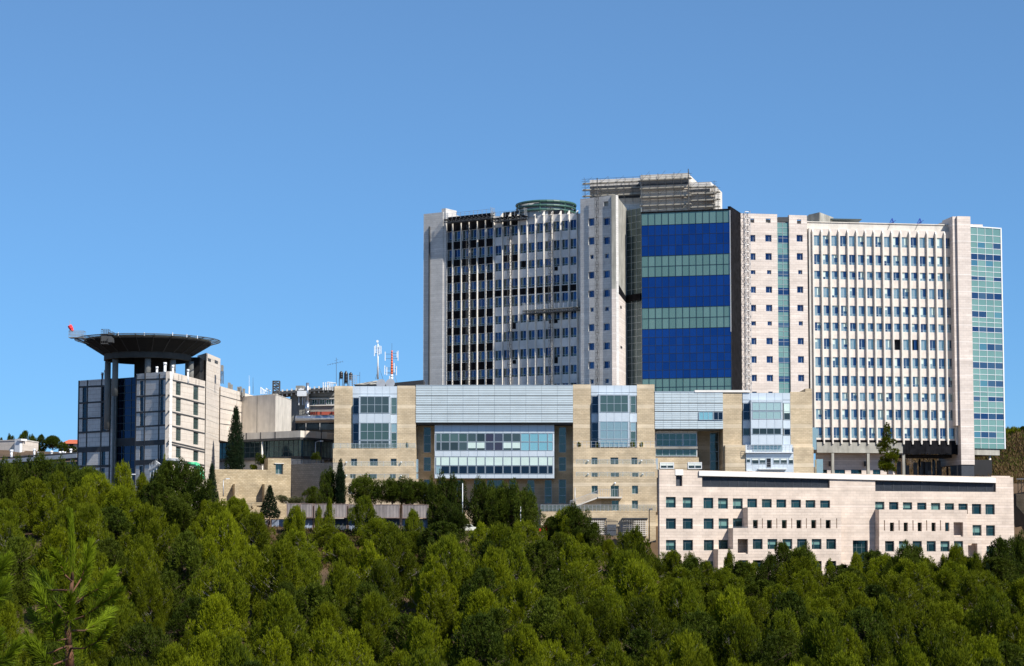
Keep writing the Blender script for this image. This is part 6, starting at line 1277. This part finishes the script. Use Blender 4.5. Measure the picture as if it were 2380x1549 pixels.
# skyline and hill
for k,(x,y,w,l) in enumerate(((65,124,60,'small skyline tree behind the cream house'),(150,98,90,'spiky pine behind the white duct of the cream house'),(205,128,70,'middle skyline tree behind the cream house'),(252,120,70,'dark skyline tree right of the cream house'),(325,122,100,'roundest skyline tree, between the cream house and the red roof'),(5,140,40,'skyline tree at the very left edge'),(385,165,60,'shrubby tree beneath the red roof'),(440,190,90,'low tree in front of the red roofed house'))): tz('dark0' if k%2 else 'umb0' if k==4 else 'dark1',zD,x,y,w,548,l,kD,vb=235)
for k,(x,y,w,l) in enumerate(((1272,1312,34,'dark skyline cypress just right of the glass end of the tower'),(1300,1345,30,'short dark tree between the two skyline cypresses'),(1330,1340,34,'pointed skyline tree near the right edge'),(1350,1375,40,'low skyline tree at the right edge'))): tz('cyp1' if k in (0,2) else 'dark0',z4,x,y,w,560,l,k4,vb=1440)
for k in range(26):
    y=rnd.uniform(545,625); x=rnd.uniform(.2325*y,.262*y); place('bush' if k%3 else 'dark0',x,y,gz(x,y)-.2,rnd.uniform(2,5),rnd.uniform(3,6),'scattered dark shrub or small tree on the brown hill at the right edge','shrubs on the far right hill',cat='shrub')
# the forest
pos=[]
for tr in range(60000):
    y=rnd.uniform(274,392); x=rnd.uniform(-.268*y,.268*y); dm=7.0+(y-274)*.006
    if all((x-a)**2+(y-b)**2>dm*dm for a,b in pos): pos.append((x,y))
def skip(x,y):
    if y>372 and 33<x<110: return x%7<0
    u=CU+x/y*FP
    if y>383 and 622<u<655: return True     # dry clearing under the containers
    if 387<y and 600<u<1010 : return True
    if y>378 and 1010<u<1500: return rnd.random()<.5
    if y>372 and u<500: return rnd.random()<.35
    return False
zones=[(lambda u,y:u<700,'of the left wooded slope'),(lambda u,y:u<1500,'of the middle wooded slope'),(lambda u,y:True,'of the right wooded slope')]
cnt=0
for x,y in pos:
    if skip(x,y): continue
    u=CU+x/y*FP; zn=[z_ for f,z_ in zones if f(u,y)][0]; low='lower' if y<335 else 'upper'
    k=rnd.choice(['pine0','pine1','pine2','pine3','pine4','pine5','pine6','pine0','pine1','pine3','dark0','dark0'])
    q=rnd.random(); H=8.3+4.2*q+rnd.uniform(-.8,.8); W_=(6.8+2.8*q+rnd.uniform(-.6,.6))*(1 if k not in('pine2','pine4') else .75)
    if u<600 and y>362: H*=.8
    if u>1480 and y>335: H*=.68
    if 600<u<1010 and y>355: H*=(.6 if y<374 else .42); W_*=.85
    if 1010<=u<1500 and y>365: H*=.75
    place(k,x,y,gz(x,y)-.4,H,W_,'green pine in the packed %s rows %s'%(low,zn),'pines of the %s rows %s'%(low,zn)); cnt+=1
print('forest trees',cnt)
# undergrowth
m=MB()
for i in range(12000):
    y=rnd.uniform(272,404); x=rnd.uniform(-.27*y,.27*y)
    if y>398 and x>20: continue
    g=gz(x,y); s=rnd.uniform(.5,1.9); hh=noise.noise(Vector((x*.08,y*.08,3)))
    if 590<CU+x/y*FP<660 and y>370: continue
    for j in range(16):
        p=Vector((x+rnd.gauss(0,s*.5),y+rnd.gauss(0,s*.5),g+rnd.uniform(0,s))); leaf(m,p,Vector((rnd.uniform(-.7,.7),rnd.uniform(-.7,.7),1)).normalized(),rnd.uniform(.25,.55),.12,0 if hh<.25 else 0)
for i in range(1500):
    y=rnd.uniform(455,635); x=y*rnd.uniform(.225,.27)
    g=gz(x,y); s=rnd.uniform(.5,1.6)
    for j in range(22): p=Vector((x+rnd.gauss(0,s*.5),y+rnd.gauss(0,s*.5),g+rnd.uniform(0,s))); leaf(m,p,Vector((rnd.uniform(-.7,.7),rnd.uniform(-.7,.7),1)).normalized(),rnd.uniform(.3,.8),.2)
tag(m.build('undergrowth','pine_green'),kind='stuff')
m=MB()
for i in range(7000):
    if i%4==1: y=rnd.uniform(530,640); x=rnd.uniform(105,170)
    elif i%2: y=rnd.uniform(452,530); x=rnd.uniform(104,145)
    else:
        y=rnd.uniform(368,398); x=rnd.uniform(-52,-12)
    g=gz(x,y); s=rnd.uniform(.3,1.0)*(1.8 if i%2 else .6); lf=2.2 if i%2 else 1
    for j in range(14): p=Vector((x+rnd.gauss(0,s*.6),y+rnd.gauss(0,s*.6),g+rnd.uniform(0,s))); leaf(m,p,Vector((rnd.uniform(-.7,.7),rnd.uniform(-.7,.7),1)).normalized(),rnd.uniform(.25,.6)*lf,.1*lf)
tag(m.build('dry_grass','dry_leaf'),kind='stuff')
# pale rocks on terraces above the slope
m=MB()
for i in range(60):
    u,v=z5(rnd.uniform(110,330),rnd.uniform(1270,1370)); p=at(u,v,403+rnd.random()*3); a=rnd.uniform(.5,1.6); m.box(p.x-a,p.x+a,p.y,p.y+1.2,p.z-.5,p.z+.15)
tag(m.build('rock_terrace','wall_stone'),kind='structure')
# hill side patch behind garden terraces
# ---------- foreground pine ----------
def needles(m,a,b,n,l,spread,fwd=.8,mi=0):
    a=Vector(a); b=Vector(b); ax=(b-a).normalized(); x=ax.orthogonal().normalized(); y=ax.cross(x)
    for i in range(n):
        t=rnd.random(); p=a+(b-a)*t; an=rnd.uniform(0,6.283); side=x*math.cos(an)+y*math.sin(an)
        d=(ax*(fwd+rnd.uniform(-.2,.5))+side*spread*rnd.uniform(.5,1.3)+Vector((0,0,rnd.uniform(-.1,.15)))).normalized()
        ll=l*rnd.uniform(.7,1.15); k=len(m.v); w_=x*.0016+y*.0008; q=p+d*ll*.6+Vector((0,0,-.004)); e=p+d*ll+Vector((0,0,-.014))
        wv=d.cross(Vector((rnd.uniform(-1,1),rnd.uniform(-1,1),rnd.uniform(-1,1)))).normalized()*.0018
        m.v+=[tuple(p-wv),tuple(p+wv),tuple(q+wv),tuple(e),tuple(q-wv)]; m.f.append((k,k+1,k+2,k+3,k+4)); m.m.append(mi if rnd.random()<.75 else 0)
def near_pine(label,trunk,brs,Y):
    P=lambda x,y,dy=0:at(*zD(x,y),Y+dy)
    b=P(*trunk[-1]); T=thing('young_pine',label,'tree',(b.x,Y,gz(b.x,Y)))
    pts=[P(*q) for q in trunk]; pts.append(Vector((b.x+.02,Y,gz(b.x,Y)-.1)))
    m=MB(); n=len(pts); m.path(pts,[.005+.036*(i/(n-1))**1.6 for i in range(n)],8); tr=m.build('trunk','bark_orange',T,True)
    m=MB(); 
    L=math.inf
    for i in range(len(trunk)-1):
        a,c=pts[i],pts[i+1]
        if trunk[i][1]<860: needles(m,c,a,620,.11,.22,1,1)
        elif trunk[i][1]>1150: needles(m,c,a,150,.12,1.0,.5)
    if m.f: m.build('needles',['needle_leaf','needle_bright'],tr)
    for br in brs:
        q=[P(x,y,d) for x,y,d in br]; m=MB(); k=len(q); m.path(q,[.0075-.005*i/(k-1) for i in range(k)],6); o=m.build('branch','bark_orange',T,True)
        m=MB()
        for i in range(k-1):
            last=i==k-2
            if last: needles(m,q[i],q[i+1],190,.12,.6,.9,1)
            elif i>=k-3: needles(m,q[i],q[i+1],150,.11,.8,.75)
        e=q[-1]; needles(m,e,e+(e-q[-2]).normalized()*.05,110,.1,.3,1,1)
        m.build('needles',['needle_leaf','needle_bright'],o)
near_pine('young pine with long bright needles very close at the lower left',
 [(435,640),(442,740),(447,850),(446,1020),(430,1150),(415,1290),(425,1420),(432,1549)],
 [[(446,1030,0),(400,985,-.1),(375,930,-.15),(352,890,-.2)],[(440,1080,0),(330,1080,.1),(270,1075,.2),(238,1010,.25)],[(430,1120,0),(500,1010,.1),(530,930,.1),(545,850,.1)],[(425,1190,0),(520,1120,-.1),(610,1070,-.2),(660,1010,-.2)],
  [(420,1240,0),(330,1240,-.2),(280,1180,-.3),(250,1120,-.3)],[(415,1280,0),(520,1240,-.25),(610,1180,-.4),(700,1110,-.5)],[(415,1300,0),(330,1280,.2),(240,1290,.3),(205,1230,.4)],[(420,1330,0),(520,1330,.3),(600,1290,.4),(660,1230,.5)],
  [(425,1380,0),(350,1390,-.3),(330,1340,-.4),(345,1290,-.4)],[(425,1420,0),(300,1470,-.2),(220,1480,-.3),(195,1420,-.3)],[(430,1440,0),(520,1440,-.3),(600,1400,-.4),(650,1330,-.5)],[(432,1500,0),(330,1540,-.3),(280,1520,-.4),(250,1460,-.4)],[(425,1290,0),(430,1270,-.3),(428,1220,-.45),(430,1160,-.5)],[(420,1250,0),(370,1180,.2),(320,1130,.3),(300,1040,.3)],[(425,1200,0),(480,1130,.3),(500,1080,.4),(510,1010,.4)]],15)
near_pine('second close young pine, only branch tips showing at the left edge',
 [(-120,900),(-125,1050),(-130,1250),(-130,1549)],
 [[(-125,1100,0),(-60,1040,0),(-20,990,0),(15,930,0)],[(-130,1250,0),(-60,1180,-.1),(-20,1130,-.2),(15,1070,-.2)],[(-130,1549,0),(-40,1540,0),(30,1520,0),(80,1450,0)],[(-130,1500,0),(-80,1480,0),(-50,1440,0),(-30,1400,0)]],14.2)
# ---------- small things ----------
def lamp(u,v0,v1,Y,label,mt='light_steel',arm=.9,dirn=1,group='street lamps'):
    a=at(u,v1,Y); b=at(u,v0,Y); T=thing('street_lamp',label,'street lamp',a,group); m=MB(); m.tube(a-Vector((0,0,1)),b,.11,.07,8); m.build('pole',mt,T,True)
    if arm:
        m=MB(); m.path([b,b+Vector((dirn*arm*.5,0,.25)),b+Vector((dirn*arm,0,.3))],.06,6); m.build('arm',mt,T); h=b+Vector((dirn*arm,-.1,.28)); m=MB(); m.box(h.x-.35,h.x+.35,h.y-.18,h.y+.18,h.z-.1,h.z+.08); m.build('lamp_head','white_metal',T)
def zl(z,x,y0,y1,Y,l,**k): u,v0=z(x,y0); lamp(u,v0,z(x,y1)[1],Y,l,**k)
zl(z5,68,1108,1190,405,'street lamp before the left end of the retaining wall')
zl(z5,735,835,925,436,'curved lamp on the shaded wall in front of the glazed wing',dirn=1,arm=1.3)
zl(z1,655,1408,1480,402,'street lamp in front of the blue glass strip of the helipad building',arm=.5)
zl(zA,1190,975,1330,404,'tall bare white flagpole in front of the projecting glass box',arm=0,mt='white_metal',group=None)
zl(zA,1700,1180,1400,400,'short white pole right of the wide umbrella pine',arm=0,mt='white_metal',group=None)
zl(zA,2178,1015,1170,412,'thin pole at the foot of the stair',arm=0,group=None)
zl(zB,815,1180,1400,414,'lamp post right of the right lattice screen',arm=.3,mt='steel')
zl(zC,46,360,520,412,'thin grey lamp post at the left corner of the pink stone building',arm=.3,mt='steel')
zl(zD,140,575,640,400,'small lamp post beside the parked cars at the left',arm=.3,mt='steel')
def car(u,v,Y,mt,label,L=4.2,rot=0):
    p=at(u,v,Y); T=thing('parked_car',label,'car',p,'parked cars'); T.rotation_euler=(0,0,rot)
    me=MB(); b=Vector(p)
    def add(m,pr,y0,y1,mi=0):
        k=len(m.v); n=len(pr)
        for y in (y0,y1): m.v+=[(b.x+x,b.y+y,b.z+z) for x,z in pr]
        for i in range(n): j=(i+1)%n; m.f.append((k+i,k+j,k+n+j,k+n+i)); m.m.append(mi)
        m.f.append(tuple(k+i for i in reversed(range(n)))); m.f.append(tuple(k+n+i for i in range(n))); m.m+=[mi,mi]
    add(me,[(-2.1,.3),(2.1,.3),(2.12,.75),(1.2,.95),(-1.5,.98),(-2.1,.85)],-.85,.85); add(me,[(-1.4,.96),(1.05,.93),(.5,1.4),(-1.0,1.42)],-.72,.72); me.build('body',mt,T)
    m=MB(); add(m,[(-1.15,1.0),(.8,1.0),(.42,1.34),(-.92,1.35)],-.75,-.73); add(m,[(-1.15,1.0),(.8,1.0),(.42,1.34),(-.92,1.35)],.73,.75); m.build('side_window','win_dark',T)
    for x in (-1.3,1.3):
        for y in (-.88,.70): m=MB(); m.tube((b.x+x,b.y+y,b.z+.32),(b.x+x,b.y+y+.18,b.z+.32),.32,n=14); m.build('wheel','rubber',T)
car(*zA(1245,1403),399,'car_white','pale yellow white car parked at the foot of the flagpole')
car(*zA(1958,1412),401,'car_red','small red car in front of the lattice screen')
car(*zD(150,596),402,'car_grey','dark grey car under the broad pines at the left'); car(*zD(95,592),403,'car_red','red car behind the dark grey one at the left edge')
# green pipe frame and canopy by the helipad building
T=thing('green_frame','bright green curved tube frame in front of the helipad stair tower','frame',(at(*z1(1170,1400),404).x,404,10))
m=MB()
for dx,Y in ((0,403),(14,405)): m.path([at(*z1(x+dx,y),Y) for x,y in ((1112,1312),(1175,1310),(1195,1340),(1215,1375),(1225,1440))],.32,8)
for y in (1340,1360,1380): m.tube(at(*z1(1180+(y-1330)*.6,y),403),at(*z1(1210+(y-1330)*.6,y),405),.22,n=6)
m.tube(at(*z1(1112,1312),403),at(*z1(1126,1312),405),.2,n=6); m.build('tube_frame','bright_green',T,True)
T=thing('round_canopy','round pale glass canopy at the foot of the helipad building','canopy',(at(*z1(995,1300),407).x,407,12))
a=at(*z1(995,1285),407); m=MB(); m.lathe((a.x,407,a.z),[(1.5,-.1),(1.5,.1),(1.0,.4),(0,.45)],20); m.lathe((a.x,407,a.z),[(1.45,-.1),(1.4,-.7)],20,1); m.build('roof',['light_steel','mid_glass'],T)
m=MB()
for k in range(6): t=k*1.047; m.tube((a.x+1.3*math.cos(t),407+1.3*math.sin(t),a.z-5),(a.x+1.3*math.cos(t),407+1.3*math.sin(t),a.z),.08); 
m.build('post','steel',T)
T=thing('steel_structure','small light grey steel truss stair beside the round canopy','steel frame',(at(*z1(840,1350),406).x,406,10))
m=MB()
for i in range(6): a=at(*z1(808+i*12,1360-i*8),406); m.box(a.x-.3,a.x+.35,405.5,406.8,a.z-.08,a.z); m.tube((a.x,405.5,a.z),(a.x,405.5,a.z+1.2),.05,n=4)
for x in (808,835,860): a=at(*z1(x,1420),406); b=at(*z1(x,1330 if x<850 else 1305),406); m.tube(a,b,.09,n=5)
a=at(*z1(850,1305),406); b=at(*z1(890,1312),406); m.tube(a,b,.12); m.tube(at(*z1(855,1290),406),b,.1); m.build('truss','light_steel',T)
# plants and clutter on the terrace of the middle bay tower
for k,(x,y,w,l) in enumerate(((385,604,52,'bright green potted shrub on the middle terrace'),(672,598,40,'taller potted shrub at the right of the middle terrace'),(748,618,34,'small pot plant near the right end of the middle terrace'),(495,628,30,'low pot plant in the centre of the middle terrace'),(215,622,40,'dark pot plant at the left end of the middle terrace'))):
    o=tz('bush',zB,x,y,w,428.6,l,kB,vb=648); o['category']='plant'; o.name='potted_plant'
o=tz('bush',zA,702,620,30,428.6,'lone pot plant on the terrace of the left bay tower',kA,vb=672); o['category']='plant'; o.name='potted_plant'
